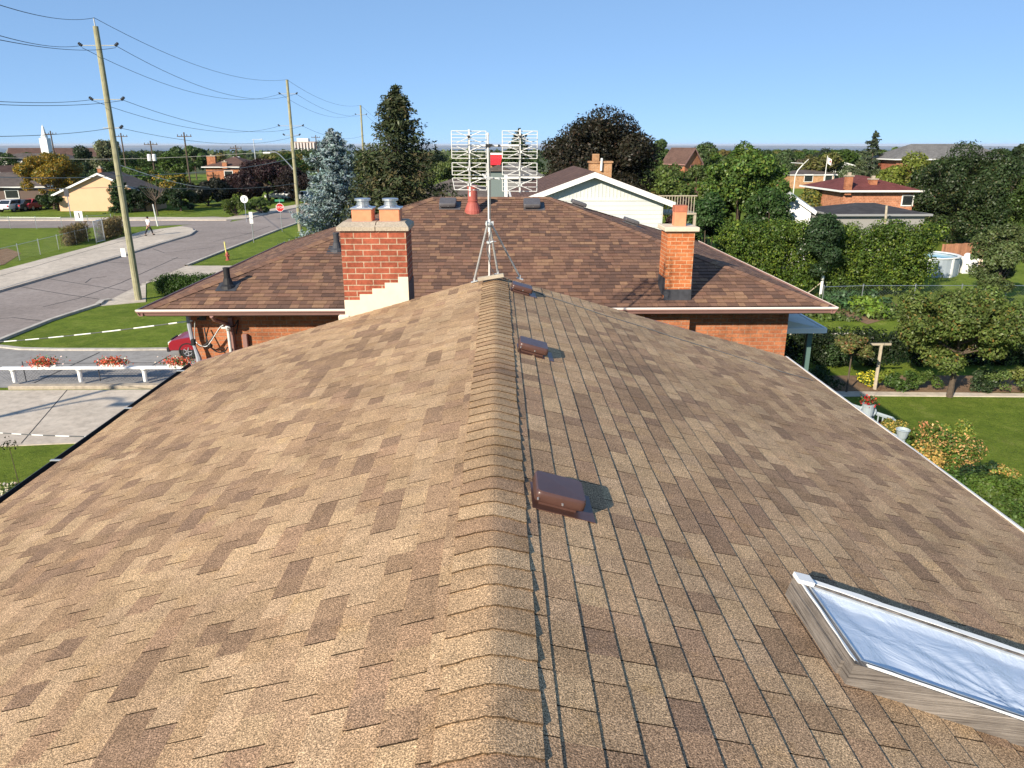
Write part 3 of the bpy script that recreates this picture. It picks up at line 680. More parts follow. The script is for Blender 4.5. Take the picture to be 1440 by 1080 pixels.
hipface((BL, YG, zE), (1, 0, 0), (0, 1/CB, SB/CB), W_, (0, -SB/CB, 1/CB), 21, 1)
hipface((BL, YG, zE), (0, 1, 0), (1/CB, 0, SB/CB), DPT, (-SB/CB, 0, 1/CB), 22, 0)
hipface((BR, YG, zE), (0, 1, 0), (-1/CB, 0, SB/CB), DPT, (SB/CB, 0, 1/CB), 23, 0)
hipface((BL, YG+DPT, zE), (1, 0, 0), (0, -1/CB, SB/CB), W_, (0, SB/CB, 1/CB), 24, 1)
# hip and ridge caps
hc = MB(); r = random.Random(8)
def caps(a, b, n1, n2, lift=.012):
    a, b = Vector(a), Vector(b); L = (b-a).length; d = (b-a)/L; s1 = d.cross(Vector(n1)); s2 = d.cross(Vector(n2))
    if s1.z > 0: s1 = -s1
    if s2.z > 0: s2 = -s2
    up = (Vector(n1)+Vector(n2)).normalized(); k = 0
    while k*.13 < L:
        p0 = a+d*k*.13; p1 = a+d*min(L, k*.13+.15); c = r.choices(brp, [20, 16, 22, 18, 6, 12, 12])[0]; c = tuple(q*1.02 for q in c)
        t0 = p0+up*(lift+.007); t1 = p1+up*lift
        for s_, fl in ((s1, 0), (s2, 1)):
            f = [t0, t1, t1+s_*.13, t0+s_*.13]; nn = (f[1]-f[0]).cross(f[3]-f[0]); f = f if nn.z > 0 else f[::-1]; hc.face(f, c)
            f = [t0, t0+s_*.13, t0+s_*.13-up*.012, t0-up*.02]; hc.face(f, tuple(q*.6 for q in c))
        k += 1
nF, nL, nR, nB = (0, -SB/CB, 1/CB), (-SB/CB, 0, 1/CB), (SB/CB, 0, 1/CB), (0, SB/CB, 1/CB)
rl, rr = (BL+DB, YG+DB, zE+DR), (BR-DB, YG+DB, zE+DR)
caps((BL, YG, zE), rl, nF, nL); caps((BR, YG, zE), rr, nF, nR); caps((BL, YG+DPT, zE), rl, nB, nL); caps((BR, YG+DPT, zE), rr, nB, nR); caps(rl, rr, nF, nB)
hc.build('ridge_cap', m_brn, bh)
# gutter: trough, lip coloured pale as its sunlit highlight, soffit, wall
gb = MB(); z = zE
def trough(mb, a, b, out, h=.105, w=.11):
    a, b, out = Vector(a), Vector(b), Vector(out)
    pr = [(0, -.01), (0, -h), (w*.55, -h), (w*.75, -h*.55), (w, -h*.4), (w, -.004), (w-.008, -.004), (w-.012, -h*.36), (w*.7, -h*.5), (w*.5, -h+.01), (.01, -h+.01), (.01, -.01)]
    pts = [a+out*x+Vector((0, 0, y)) for x, y in pr]
    mb.prism(pts, b-a); 
def trough_lip(mb, a, b, out, w=.11):
    a, b, out = Vector(a), Vector(b), Vector(out); mb.prism([a+out*(w-.013)+Vector((0, 0, -.003)), a+out*(w+.006)+Vector((0, 0, -.022)), a+out*(w+.008)+Vector((0, 0, .0)), a+out*(w-.010)+Vector((0, 0, .009))], b-a)
FR = ((BL-.1, YG-.002, z), (BR+.1, YG-.002, z), (0, -1, 0)); BK = ((BR+.002, YG-.1, z), (BR+.002, YG+DPT, z), (1, 0, 0)); LFt = ((BL-.002, YG+DPT, z), (BL-.002, YG-.1, z), (-1, 0, 0))
for q in (FR, BK, LFt): trough(gb, *q)
gut = gb.build('gutter', m_gutter, bh)
gl = MB()
for q in (FR, BK, LFt): trough_lip(gl, *q)
gl.build('gutter_lip_highlight', m_lip_highlight, gut)
OV = .47
sf = MB(); sf.box(((BL+BR)/2, YG+DB, z-.075), (W_-.01, DPT-.01, .11)); sf.build('soffit', mat('brown_soffit', (.20, .11, .08), .6), bh)
wl = MB(); wx0 = atY(272, 480, YG+OV).x; wx1 = atY(1105, 480, YG+OV).x; wl.box(((wx0+wx1)/2, YG+OV+4.1, (z-.13)/2), (wx1-wx0, 8.2, z-.135)); wl.build('wall', m_orbrick, bh)
# dark recess and buttress seen under the right eave
x0, x1 = xat(892, 445, YG+OV-.1), xat(965, 450, YG+OV)
rc = MB(); rc.box(((x0+x1)/2, YG+OV-.12, (z-.14)/2), (x1-x0, .235, z-.142)); rc.build('wall_pier', m_orbrick, bh)
# right chimney standing through the front slope
YR = YG+.22
cx0, cx1 = atY(935, 400, YR).x, atY(972, 400, YR).x; ct = zat(326, YR); cdp = .52
c2 = MB(); c2.box(((cx0+cx1)/2, YR+cdp/2, (zE-.1+ct)/2), (cx1-cx0, cdp, ct-zE+.1)); ch2 = c2.build('chimney', brick_mat('chimney_brick', (.58, .19, .07), (.46, .13, .045), (.62, .38, .22), .2, .066, .006), bh)
s2 = MB(); s2.box(((cx0+cx1)/2+.0, YR+cdp/2, ct+.035), (cx1-cx0+.13, cdp+.13, .075), bev=.012); s2.build('chimney_slab', mat('pale_slab', (.66, .56, .42), .8, ns=20, na=.12), ch2)
f2 = MB(); fxx = atY(957, 300, YR+.2).x; f2.box((fxx, YR+.26, ct+.07+.16), (.20, .2, .34), bev=.008); ff = f2.build('flue', m_clay, ch2)
f3 = MB(); f3.box((fxx, YR+.26, ct+.36), (.215, .215, .11), bev=.006); f3.build('flue_collar', mat('dark_clay', (.42, .14, .08), .8, ns=12, na=.2), ff)
fl = MB(); fl.box(((cx0+cx1)/2, YR-.006, zE+.22*SB+.09), (cx1-cx0+.02, .01, .2)); fl.box((cx0-.006, YR+cdp/2, zE+.3), (.01, cdp, .3)); fl.box((cx1+.006, YR+cdp/2, zE+.3), (.01, cdp, .3))
fl.build('flashing', m_lead, ch2)
# vents and flues
def hipz(y): return zE+SB*(y-YG)
def on_front(px, py, lift=0): n = Vector(nF); return onP(px, py, n, Vector((BL, YG, zE)).dot(n)+lift)
MF = Matrix(((1, 0, 0), (0, 1/CB, SB/CB), (0, -SB/CB, 1/CB))).transposed(); MF = Matrix(((1, 0, 0), (0, 1/CB, -SB/CB), (0, SB/CB, 1/CB)))
for px, py in ((630, 290), (748, 291)):
    q = on_front(px, py); roof_vent(q.x, q.y, 1.15, m_greyvent, bh, MF, q)
MR = Matrix(((1/CB, 0, SB/CB), (0, 1, 0), (-SB/CB, 0, 1/CB)))
nRv = Vector(nR)
for px, py in ((812, 293), (886, 313)):
    yy = YG+DB+.35+.3*(px > 850); xx = atY(px, py, yy).x; roof_vent(xx, yy, 1.1, m_greyvent, bh, MR, Vector((xx, yy, zE+(BR-xx)*SB)))
def pipe_vent(px, py, h, r_, m, base_r, name='plumbing_vent'):
    q = on_front(px, py); b = MB(); b.lathe(q, [(base_r*1.7, -.06), (base_r*1.4, .02), (base_r, .05), (r_*1.15, h*.45), (r_, h*.45), (r_, h-.03), (r_*1.1, h-.03), (r_*1.1, h), (r_*.7, h), (r_*.7, h-.1)], 14)
    v = b.build(name, m, bh); f = MB(); f.box(q+Vector((0, .0, .01)), (.36, .36, .006), M=MF); f.build('flashing', m_lead, v); return v
pipe_vent(321, 403, .34, .055, m_black, .09); pipe_vent(474, 352, .34, .055, m_lead, .09)
q = on_front(665, 297); rf_ = MB(); rf_.lathe(q, [(.185, -.08), (.175, .02), (.125, .16), (.115, .18)], 18); rf_.lathe(q, [(.108, .15), (.105, .21), (.115, .215), (.115, .225), (.103, .23), (.100, .50)], 18)
rv = rf_.build('red_flue', m_redclay, bh); cp = MB(); cp.lathe(q+Vector((0, 0, .5)), [(.11, -.05), (.112, -.02), (.118, .01), (.118, .03), (.09, .04)], 18); cp.build('flue_cap', m_redclay, rv)
# service mast, weatherhead, cables, downspouts on the left part of the wall
YW = YG+OV
dn = MB(); x = xat(326, 470, YW-.06); dn.box((x, YW-.04, z/2), (.07, .07, z-.5)); dn.tube([(x-.14, YG-.05, z-.12), (x-.13, YG+.03, z-.2), (x-.03, YW-.06, z-.38), (x, YW-.05, z-.55)], .035, 6)
dn.build('downspout', m_gutter, bh)
dn = MB(); x = xat(344, 470, YW-.06); dn.box((x, YW-.045, z/2-.2), (.085, .075, z-.7), bev=.01); dn.build('downspout', m_gutter, bh)
mg = MB(); x = xat(322, 470, YW-.2); zt = zat(461, YW-.2); mg.cyl((x, YW-.16, 1), (x-.02, YW-.16, zt), .028, n=12); mc = mg.build('service_mast', m_anten, bh)
wh = MB(); wh.lathe((x-.02, YW-.16, zt-.01), [(.03, -.03), (.05, 0), (.055, .03), (.035, .06)], 12); wh.box((x-.06, YW-.19, zt+.02), (.12, .07, .035), bev=.01); wh.build('weatherhead', m_anten, mc)
gc = MB(); x2 = xat(268, 460, YW-.1); gc.tube([(x2, YW-.15, z-.12), (x2+.005, YW-.15, z-.4), (x2+.02, YW-.15, z-.62), (x2+.06, YW-.17, z-.78), (x2+.1, YW-.17, z-.95), (x2+.1, YW-.17, z-1.5)], [.04, .04, .035, .03, .05, .06], 8)
gc.build('grey_conduit', mat('grey_conduit', (.33, .35, .40), .5), bh)
def loop(name, pts, rad, m): b = MB(); b.tube(catm([atY(px, py, YW-dd) for px, py, dd in pts]), rad, 5); return b.build(name, m, bh)
def catm(P, n=6):
    out = []
    for i in range(len(P)-1):
        a, b, c, d = P[max(i-1, 0)], P[i], P[i+1], P[min(i+2, len(P)-1)]
        for k in range(n):
            t = k/n; out.append(.5*((2*b)+(c-a)*t+(2*a-5*b+4*c-d)*t*t+(-a+3*b-3*c+d)*t**3))
    return out+[P[-1]]
loop('service_cable', [(274, 452, .2), (274, 475, .16), (279, 484, .2), (290, 487, .2), (298, 478, .2), (308, 462, .2), (314, 457, .2)], .009, m_dull)
loop('service_cable', [(287, 461, .1), (291, 478, .16), (296, 488, .17), (306, 495, .17), (316, 494, .17), (320, 488, .15)], .013, m_black)
loop('service_cable', [(311, 459, .18), (301, 472, .19), (292, 482, .2), (283, 487, .2), (277, 483, .2)], .012, m_black)
loop('service_cable', [(322, 460, .18), (330, 458, .12), (335, 450, .05), (332, 470, .05)], .011, m_black)
kb = MB(); q = atY(295, 486, YW-.18); kb.box(q, (.10, .07, .09), bev=.03); q = atY(272, 481, YW-.18); kb.box(q, (.08, .07, .12), bev=.02); kb.build('splice_cover', m_black, bh)
cm = MB(); q = atY(285, 446, YW-.12); cm.lathe(q, [(.0, -.05), (.06, -.045), (.06, .03), (.02, .05)], 12); cm.tube([q, q+Vector((-.09, -.03, -.03))], .02, 6); cm.build('security_camera', m_lead, bh)
# porch roof and green posts behind the right corner
prx = xat(1104, 460, YG+3); pr_ = MB(); zp = zat(466, YG+1.6)
pr_.mesh([(wx1-.02, YG+1.5, zp+.0), (wx1+1.15, YG+1.5, zp-.02), (wx1+1.15, YG+5.2, zp-.02), (wx1-.02, YG+5.2, zp), (wx1-.02, YG+1.5, zp+.3), (wx1+1.15, YG+1.5, zp+.05), (wx1+1.15, YG+5.2, zp+.05), (wx1-.02, YG+5.2, zp+.3)],
         [(3, 2, 1, 0), (4, 5, 6, 7), (0, 1, 5, 4), (1, 2, 6, 5), (2, 3, 7, 6), (3, 0, 4, 7)])
po = pr_.build('porch_roof', mat('porch_panel', (.55, .57, .52), .9, ns=4, na=.08), bh); ed = MB(); ed.box((wx1+1.17, YG+3.35, zp+.015), (.05, 3.75, .1)); ed.box((wx1+.56, YG+1.48, zp+.015), (1.2, .04, .1)); ed.build('porch_edge', m_white, po)
for i, yy in enumerate((YG+1.7, YG+5.0)):
    p_ = MB(); p_.box((wx1+.95, yy, zp/2), (.1, .1, zp-.04)); p_.build('porch_post', mat('green_post', (.10, .17, .15), .6), bh)

# ------------------------------------------------------------------ other houses
m_win = m_glass
def house_far(label, cx, cy, rz, w, d, ez, rise, kind, wallm, roofm, trim, group=None, ov=.5, windows=(), chim=(), name='house', z0=0.0):
    """kind gable: ridge runs along local y (gable faces local -y); hip: ridge along the longer side"""
    root = thing(name, label, 'house' if name == 'house' else name.replace('_', ' '), (cx, cy, z0), group); root.rotation_euler = (0, 0, rz)
    O = Vector((0, 0, 0))
    def B(mb, nm, m, par): 
        sv = WORLD.get(par.name, O); WORLD[par.name] = O; o = mb.build(nm, m, par); WORLD[par.name] = sv; WORLD[o.name] = O; return o
    wb = MB(); x, y = w/2, d/2
    if kind == 'gable':
        wb.mesh([(-x, -y, -1), (x, -y, -1), (x, y, -1), (-x, y, -1), (-x, -y, ez), (x, -y, ez), (x, y, ez), (-x, y, ez), (0, -y, ez+rise), (0, y, ez+rise)],
                [(0, 1, 5, 8, 4), (2, 3, 7, 9, 6), (1, 2, 6, 5), (3, 0, 4, 7)])
    else: wb.box((0, 0, (ez-1)/2), (w, d, ez+1))
    B(wb, 'wall', wallm, root)
    rb = MB(); X, Y = x+ov, y+ov; t = .14; sl = rise/x if kind == 'gable' else rise/min(x, y); e0 = ez-ov*sl+.02
    if kind == 'gable':
        for s_ in (-1, 1):
            vs = [(s_*X, -Y, e0), (0, -Y, ez+rise+.02), (0, Y, ez+rise+.02), (s_*X, Y, e0)]; vs += [(a, b, c+t) for a, b, c in vs]
            f = [(0, 1, 2, 3), (7, 6, 5, 4), (0, 4, 5, 1), (1, 5, 6, 2), (2, 6, 7, 3), (3, 7, 4, 0)]
            rb.mesh(vs, f if s_ > 0 else [q[::-1] for q in f])
        ro = B(rb, 'roof', roofm, root)
        tb = MB()
        for s_ in (-1, 1):
            for yy in (-Y-.03, Y+.03):
                p = [(s_*(X+.03), yy, e0-.14), (0, yy, ez+rise-.10), (0, yy, ez+rise+t), (s_*(X+.03), yy, e0+t-.02)]
                tb.prism(p if s_*yy > 0 else p[::-1], (0, .03 if yy < 0 else -.03, 0))
            tb.box((s_*(X+.03), 0, e0+.04), (.08, 2*Y, .15))
        B(tb, 'trim', trim, ro)
    else:
        m_ = min(X, Y); h_ = sl*m_+.0; za = e0; zb = e0+h_; R = (X-m_, Y-m_)
        vs = [(-X, -Y, za), (X, -Y, za), (X, Y, za), (-X, Y, za), (-R[0], -R[1], zb), (R[0], R[1], zb)]
        if X >= Y: f = [(0, 1, 5, 4), (1, 2, 5), (2, 3, 4, 5), (3, 0, 4)]
        else: f = [(0, 1, 4), (1, 2, 5, 4), (2, 3, 5), (3, 0, 4, 5)]
        rb.mesh(vs, f + [(3, 2, 1, 0)]); ro = B(rb, 'roof', roofm, root)
        tb = MB()
        for a, b, c, dd in ((0, -Y-.04, 2*X+.16, .08), (0, Y+.04, 2*X+.16, .08)): tb.box((a, b, za-.05), (c, dd, .15))
        for a, b, c, dd in ((-X-.04, 0, .08, 2*Y-.002), (X+.04, 0, .08, 2*Y-.002)): tb.box((a, b, za-.05), (c, dd, .148))
        B(tb, 'trim', trim, ro)
    for (side, u, zc, ww, wh_) in windows:
        a = MB(); g_ = MB()
        def put(mb, ext, hx, hz, off, zz=zc, uu=None):
            uu = u if uu is None else uu
            if side == 'f': mb.box((uu, -y-off, zz), (hx, ext, hz))
            elif side == 'l': mb.box((-x-off, uu, zz), (ext, hx, hz))
            elif side == 'r': mb.box((x+off, uu, zz), (ext, hx, hz))
        for du in (-1, 1): put(a, .08, .09, wh_+.18, .02, uu=u+du*(ww/2+.04))
        for du in (-1, 1): put(a, .078, ww, .09, .02, zz=zc+du*(wh_/2+.04))
        put(g_, .05, ww, wh_, .0)
        fr_ = B(a, 'window', trim, root); B(g_, 'pane', m_win, fr_)
    for (ux, uy, cw, cd_, zt) in chim:
        a = MB(); a.box((ux, uy, (ez-.5+zt)/2), (cw, cd_, zt-ez+.5)); q = B(a, 'chimney', m_orbrick if wallm != m_tanbrick else m_tanbrick, ro); a = MB(); a.box((ux, uy, zt+.05), (cw+.14, cd_+.14, .1)); a.box((ux, uy, zt+.2), (.24, .24, .26)); B(a, 'chimney_top', m_slab, q)
    return root
def relz(y, Y): return zat(y, Y)
rm_brown = roof_mat('mid_brown_roof', (.125, .075, .06)); rm_grey = roof_mat('grey_brown_roof', (.12, .10, .09)); rm_red = roof_mat('dark_red_roof', (.16, .05, .045)); rm_dark = roof_mat('charcoal_roof', (.06, .058, .062)); rm_slate = roof_mat('grey_roof', (.17, .165, .16))
# white gable house: two sidings
YH = 35.3; p = atY(835, 246, YH); wl_ = atY(932, 300, YH).x; hw = wl_-p.x
ez = p.z-.36*hw
wh_ = house_far('white-sided gable house with brown roof behind the brown hip roof', p.x, YH+4.6, 0, 2*hw, 9.2, ez, .36*hw, 'gable', m_whitesid, rm_brown, m_white, ov=.42, chim=())
sd = MB()                                        # lap boards low, upright boards in the gable
for k in range(16): 
    zb = ez+.0-k*.2; sd.prism([(-hw+.06, -4.6, zb), (-hw+.06, -4.62, zb), (-hw+.06, -4.604, zb+.19)], (2*hw-.12, 0, 0))
sd.box((0, -4.615, ez+.06), (2*hw-.02, .03, .05)); WORLD['tmp'] = None
def Bl(mb, nm, m, par):
    sv = WORLD.get(par.name); WORLD[par.name] = Vector((0, 0, 0)); o = mb.build(nm, m, par); WORLD[par.name] = sv; WORLD[o.name] = Vector((0, 0, 0)); return o
Bl(sd, 'lap_boards', m_whitesid, wh_)
sd = MB(); k = -hw+.3
while k < hw-.2:
    hh = .36*(hw-abs(k))-.08
    if hh > .1: sd.box((k, -4.608, ez+.09+hh/2), (.035, .018, hh))
    k += .17
Bl(sd, 'gable_boards', m_whitesid, wh_)
cq = MB(); cx_ = atY(843, 240, YH+6).x-p.x; czt = relz(229, YH+6); cq.box((cx_, 1.2, (czt+ez)/2), (1.15, .7, czt-ez)); cc = Bl(cq, 'chimney', m_tanbrick, wh_)
cq = MB(); cq.box((cx_, 1.2, czt+.05), (1.27, .82, .09)); cq.box((cx_-.25, 1.2, czt+.28), (.35, .35, .36), bev=.01); Bl(cq, 'chimney_top', m_tanbrick, cc)
cq = MB(); cq.cyl((cx_-.0, .75, ez+1.2), (cx_+.02, .75, czt+.25), .06, n=10); Bl(cq, 'white_pipe', m_white, cc)
# deck with railing at its right
dk_ = MB(); zr = relz(305, YH+1)
for k in range(14): dk_.box((hw+.3+k*.14, -2, zr+.45), (.03, .03, .8))
dk_.box((hw+1.2, -2, zr+.87), (2.1, .06, .05)); dk_.box((hw+1.2, -1, zr), (2.1, 2.2, .08)); dk_.box((hw+2.2, -2, zr/2), (.12, .12, zr)); Bl(dk_, 'deck_railing', m_postwood, wh_)
# grey-brown hip roof behind the ridge, with pale vent box
Y3 = 31; a, b_ = atY(596, 262, Y3).x, atY(702, 262, Y3).x
z3 = relz(249, Y3+4)
z3 = relz(249, 50)
house_far('grey-brown hip-roofed house between the big spruce and the antenna', atY(640, 250, 50).x, 50, 0, 8.0, 7.4, z3-1.45, 1.3, 'hip', m_orbrick, rm_grey, m_gutter, ov=.4)
q = atY(702, 268, 29.5); bx = MB(); bx.box((q.x-.10, 29.7, q.z/2+.2), (.55, .6, q.z+1.0)); bx_ = tag(bx.build('utility_shed', mat('grey_green_panel', (.16, .20, .19), .7), origin=(q.x, 29.7, 0)), 'narrow grey-green box-shaped stair tower with a white edge behind the antenna mast', 'tower')
bx = MB(); bx.box((q.x+.22, 29.55, q.z/2+.15), (.2, .25, q.z+.9)); bx.build('corner_board', m_white, bx_, )
bx = MB(); bx.prism([(q.x-.5, 29.3, q.z+.72), (q.x+.45, 29.3, q.z+.72), (q.x+.45, 29.3, q.z+.76), (q.x-.02, 29.3, q.z+.95), (q.x-.5, 29.3, q.z+.76)], (0, .8, 0)); bx.build('roof', rm_grey, bx_)
house_far('grey gabled house partly behind the right antenna bay', atY(724, 240, 66).x, 68, R_(4), 4.6, 6, relz(246, 66), 1.0, 'hip', mat('grey_render', (.25, .25, .25), .9), rm_slate, m_white, ov=.3, windows=(('f', -.8, 3.2, .8, .8),))
rr = thing('awning_roof', 'bright red roof with white fascia seen beside the antenna mast', 'roof', (atY(698, 225, 75).x, 75, 0))
b = MB(); w_ = .6; zq = relz(218, 75); b.mesh([(rr.location.x-w_, 74, zq-.9), (rr.location.x+w_*.65, 74, zq-.9), (rr.location.x+w_, 76, zq), (rr.location.x-w_, 76, zq), (rr.location.x-w_, 78, zq-.9), (rr.location.x+w_*.65, 78, zq-.9)], [(0, 1, 2, 3), (3, 2, 5, 4), (1, 5, 2), (0, 3, 4), (4, 5, 1, 0)])
b.build('roof', mat('bright_red', (.72, .03, .035), .5), rr)
b = MB(); b.box((rr.location.x, 76, zq+.1), (1.3, .3, .18)); b.build('fascia', m_white, rr); b = MB(); b.box((rr.location.x-.1, 76, (zq-.9)/2), (1.1, 3, zq-.95)); b.build('wall', m_tanbrick, rr)
# right side
Yr = 66; a, b_ = atY(1183, 262, Yr), atY(1292, 262, Yr)
house_far('red-roofed orange brick house with two chimneys beyond the hedge', (a.x+b_.x)/2, Yr+4, 0, b_.x-a.x-.6, 8, relz(266, Yr)-.0, .95, 'hip', brick_mat('far_orange_brick', (.52, .22, .12), (.43, .17, .09), (.6, .36, .24), .3, .15, .012), rm_red, m_white, ov=.5,
          windows=(('f', 2.6, relz(266, Yr)-1.0, .9, .8), ('f', -1.6, 2.2, 1.4, .5), ('r', 0, 3.4, 1.0, .9)), chim=((-2.9, -4.15, .55, .45, relz(250, Yr)+.1), (-.15, -2.9, .6, .5, relz(253, Yr+1))))
Yr = 55; a, b_ = atY(1170, 300, Yr), atY(1306, 300, Yr)
house_far('low grey garage with charcoal hip roof behind the tall hedge', (a.x+b_.x)/2, Yr+2.6, 0, b_.x-a.x-.5, 5.2, relz(301, Yr), .55, 'hip', mat('grey_stucco', (.30, .29, .27), .9), rm_dark, mat('grey_trim', (.28, .28, .28), .6), ov=.3, name='garage', windows=(('f', 1.6, relz(305, Yr)-.8, .8, .7),))
b = thing('utility_pole', 'leaning pale wooden pole standing in front of the charcoal garage roof', 'pole', atZ(1240, 372)); q = b.location
mb = MB(); c = atY(1247, 289, q.y); mb.cyl((q.x, q.y, 0), c, .11, .08, 8); mb.build('shaft', m_postwood, b)
Yr = 105; a, b_ = atY(1255, 218, Yr), atY(1424, 218, Yr)
house_far('long grey-roofed apartment block on the skyline above the large tree', (a.x+b_.x)/2+.5, Yr+4, 0, b_.x-a.x-1, 7, relz(221, Yr), 1.7, 'hip', m_redbrick, rm_slate, m_white, ov=.6, name='apartment_block', windows=(('f', 7.6, relz(225, Yr)-.9, .9, 1.2), ('f', 5.2, relz(225, Yr)-.9, .9, 1.2)))
# white shed behind the big green tree
Yr = 50; a, b_ = atY(1092, 300, Yr), atY(1140, 300, Yr)
house_far('small white shed half hidden by the large green tree', (a.x+b_.x)/2+.3, Yr+1.6, R_(-18), 2.6, 3.0, relz(296, Yr), .85, 'gable', m_white, m_whitesid, m_white, ov=.25, name='shed', windows=(('f', .2, 2.0, .5, .5),))
# brown roof among trees, and the school
house_far('brown pyramid roof poking out of the trees right of the black tree', atY(967, 222, 110).x, 113, R_(35), 3.4, 4.0, relz(229, 110), 1.9, 'gable', m_orbrick, rm_brown, m_gutter, ov=.3, windows=(('f', 0, 5, .8, .8),))
Yr = 150; a, b_ = atY(1112, 250, Yr), atY(1186, 250, Yr)
house_far('long pale orange school wall with arched windows behind the flagpole', (a.x+b_.x)/2, Yr+5, 0, b_.x-a.x, 9, relz(246, Yr), .8, 'hip', m_tanbrick, rm_grey, m_white, ov=.2, name='school', windows=(('f', -1.5, relz(251, Yr), 1.6, 1.3), ('f', 2.4, relz(251, Yr), 1.6, 1.3), ('f', 4.4, relz(251, Yr), 1.6, 1.3)))
house_far('white and grey house beside the right street lamp', atY(1188, 235, 170).x, 175, 0, 9, 8, relz(237, 170), 1.2, 'gable', m_white, rm_slate, m_white, ov=.3)
# left side: peach gable house
Yl = 108; a, b_ = atZ(85, 297), atZ(152, 297); cx_ = atY(142, 260, a.y).x
m_peach = mat('peach_render', (.70, .44, .27), .85, ns=.8, na=.05)
L_ = house_far('peach-coloured gable house behind the wooden pole', cx_, a.y+2.6, R_(0), (cx_-a.x)*2, 5.2, relz(272, a.y), relz(243, a.y)-relz(272, a.y)-.1, 'gable', m_peach, rm_grey, m_white, ov=.5, windows=(('l', -1.2, 2.2, 1.0, 1.0),), chim=((-.6, -1.0, .5, .5, relz(237, a.y)),))
# church
Yc = 205; pc = atY(66, 212, Yc)
chh = house_far('brown-roofed church with a white steeple on the left skyline', pc.x-4, Yc+12, R_(-70), 14, 22, relz(229, Yc), 3.6, 'gable', mat('cream_wall', (.75, .70, .60), .8), rm_brown, m_white, ov=.6, name='church', windows=(('f', 0, 2.6, 1.6, 1.6),))
sp_ = MB(); X = pc.x; zb_ = relz(222, Yc); sp_.box((X, Yc, (zb_+relz(200, Yc))/2), (1.9, 1.9, relz(200, Yc)-zb_+2)); stp = thing('steeple', 'tall pointed white church steeple above the orange tree', 'steeple', (X, Yc, 0))
sp_.build('tower', m_white, stp); sp_ = MB(); z1, z2 = relz(200, Yc), relz(194, Yc); sp_.lathe((X, Yc, z1-.6), [(1.1, 0), (1.1, .3), (.78, .5), (.78, z2-z1+1), (.9, z2-z1+1.1)], 8); sp_.build('belfry', m_white, stp)
sp_ = MB(); sp_.lathe((X, Yc, z2+.2), [(.85, 0), (.48, 1.2), (.28, 2.4), (.04, relz(177, Yc)-z2)], 8); sp_.build('spire', m_white, stp)
# houses on the far left edge
house_far('grey hip-roofed bungalow at the left edge behind the white car', atZ(-10, 292).x, atZ(10, 292).y+5, R_(10), 11, 8, 2.9, 1.6, 'hip', mat('dark_brick', (.14, .10, .085), .9), rm_grey, m_white, windows=(('f', 1.5, 1.7, 1.6, 1.0), ('f', -2, 1.7, 1.2, 1.0)), chim=((1.5, 1, .6, .5, 5.6),))
house_far('brown gabled house at the left edge below the church', atY(12, 248, 150).x, 155, R_(-28), 9, 11, relz(248, 150), 1.9, 'gable', mat('grey_siding', (.35, .35, .34), .8), rm_brown, m_white, windows=(('f', -1.5, 3, 1.2, 1.2),))
house_far('white-walled long bungalow with dark roof left of the orange tree', atY(20, 222, 185).x, 195, 0, 22, 12, relz(226, 185), 1.6, 'hip', m_white, rm_grey, m_white, windows=(('f', 3, 2, 1.6, 1.0), ('f', -3, 2, 1.6, 1.0), ('f', 7, 2, 1.6, 1.0)))
Yo = 138; a, b_ = atY(287, 230, Yo), atY(350, 230, Yo)
house_far('orange brick house with brown roof and two chimneys above the dark trees', (a.x+b_.x)/2, Yo+5, 0, b_.x-a.x, 9, relz(233, Yo), 1.5, 'hip', m_orbrick, rm_brown, m_white, windows=(('f', 0, 3.2, 1.4, 1.1), ('f', 2.6, 3.2, 1.2, 1.1)), chim=((-3.2, -3.2, 1.5, .7, relz(220, Yo)), (-.4, -4.7, .8, .6, relz(228, Yo))))
# high-rise
Yh = 620; a, b_ = atY(408, 205, Yh), atY(443, 205, Yh); zt, zb_ = relz(199, Yh), -6
hr = thing('high_rise', 'distant pale apartment tower block on the horizon beside the second pole', 'tower block', ((a.x+b_.x)/2, Yh+8, zb_))
mb = MB(); W0 = b_.x-a.x; mb.box(((a.x+b_.x)/2, Yh+8, (zt+zb_)/2), (W0, 14, zt-zb_)); mb.build('wall', mat('tower_concrete', (.34, .26, .22), .9), hr)
mb = MB()
for k in range(8): mb.box((a.x+W0*(k+.5)/8, Yh+.6, (zt+zb_)/2), (W0/8*.42, 1.0, zt-zb_-1.5))
mb.build('balcony_stack', mat('pale_balcony', (.62, .58, .55), .8), hr)
mb = MB()
for k in range(int((zt-zb_-3)/2.9)): mb.box(((a.x+b_.x)/2, Yh+.95, zb_+2.5+k*2.9), (W0-.6, .3, .9))
mb.build('window_band', m_glass, hr, kind='stuff'); mb = MB(); mb.box((a.x+W0*.45, Yh+8, zt+1.2), (W0*.45, 6, 2.4)); mb.box((a.x+W0*.25, Yh+8, zt+.8), (2, 2, 3.5)); mb.build('roof_plant', m_white, hr)

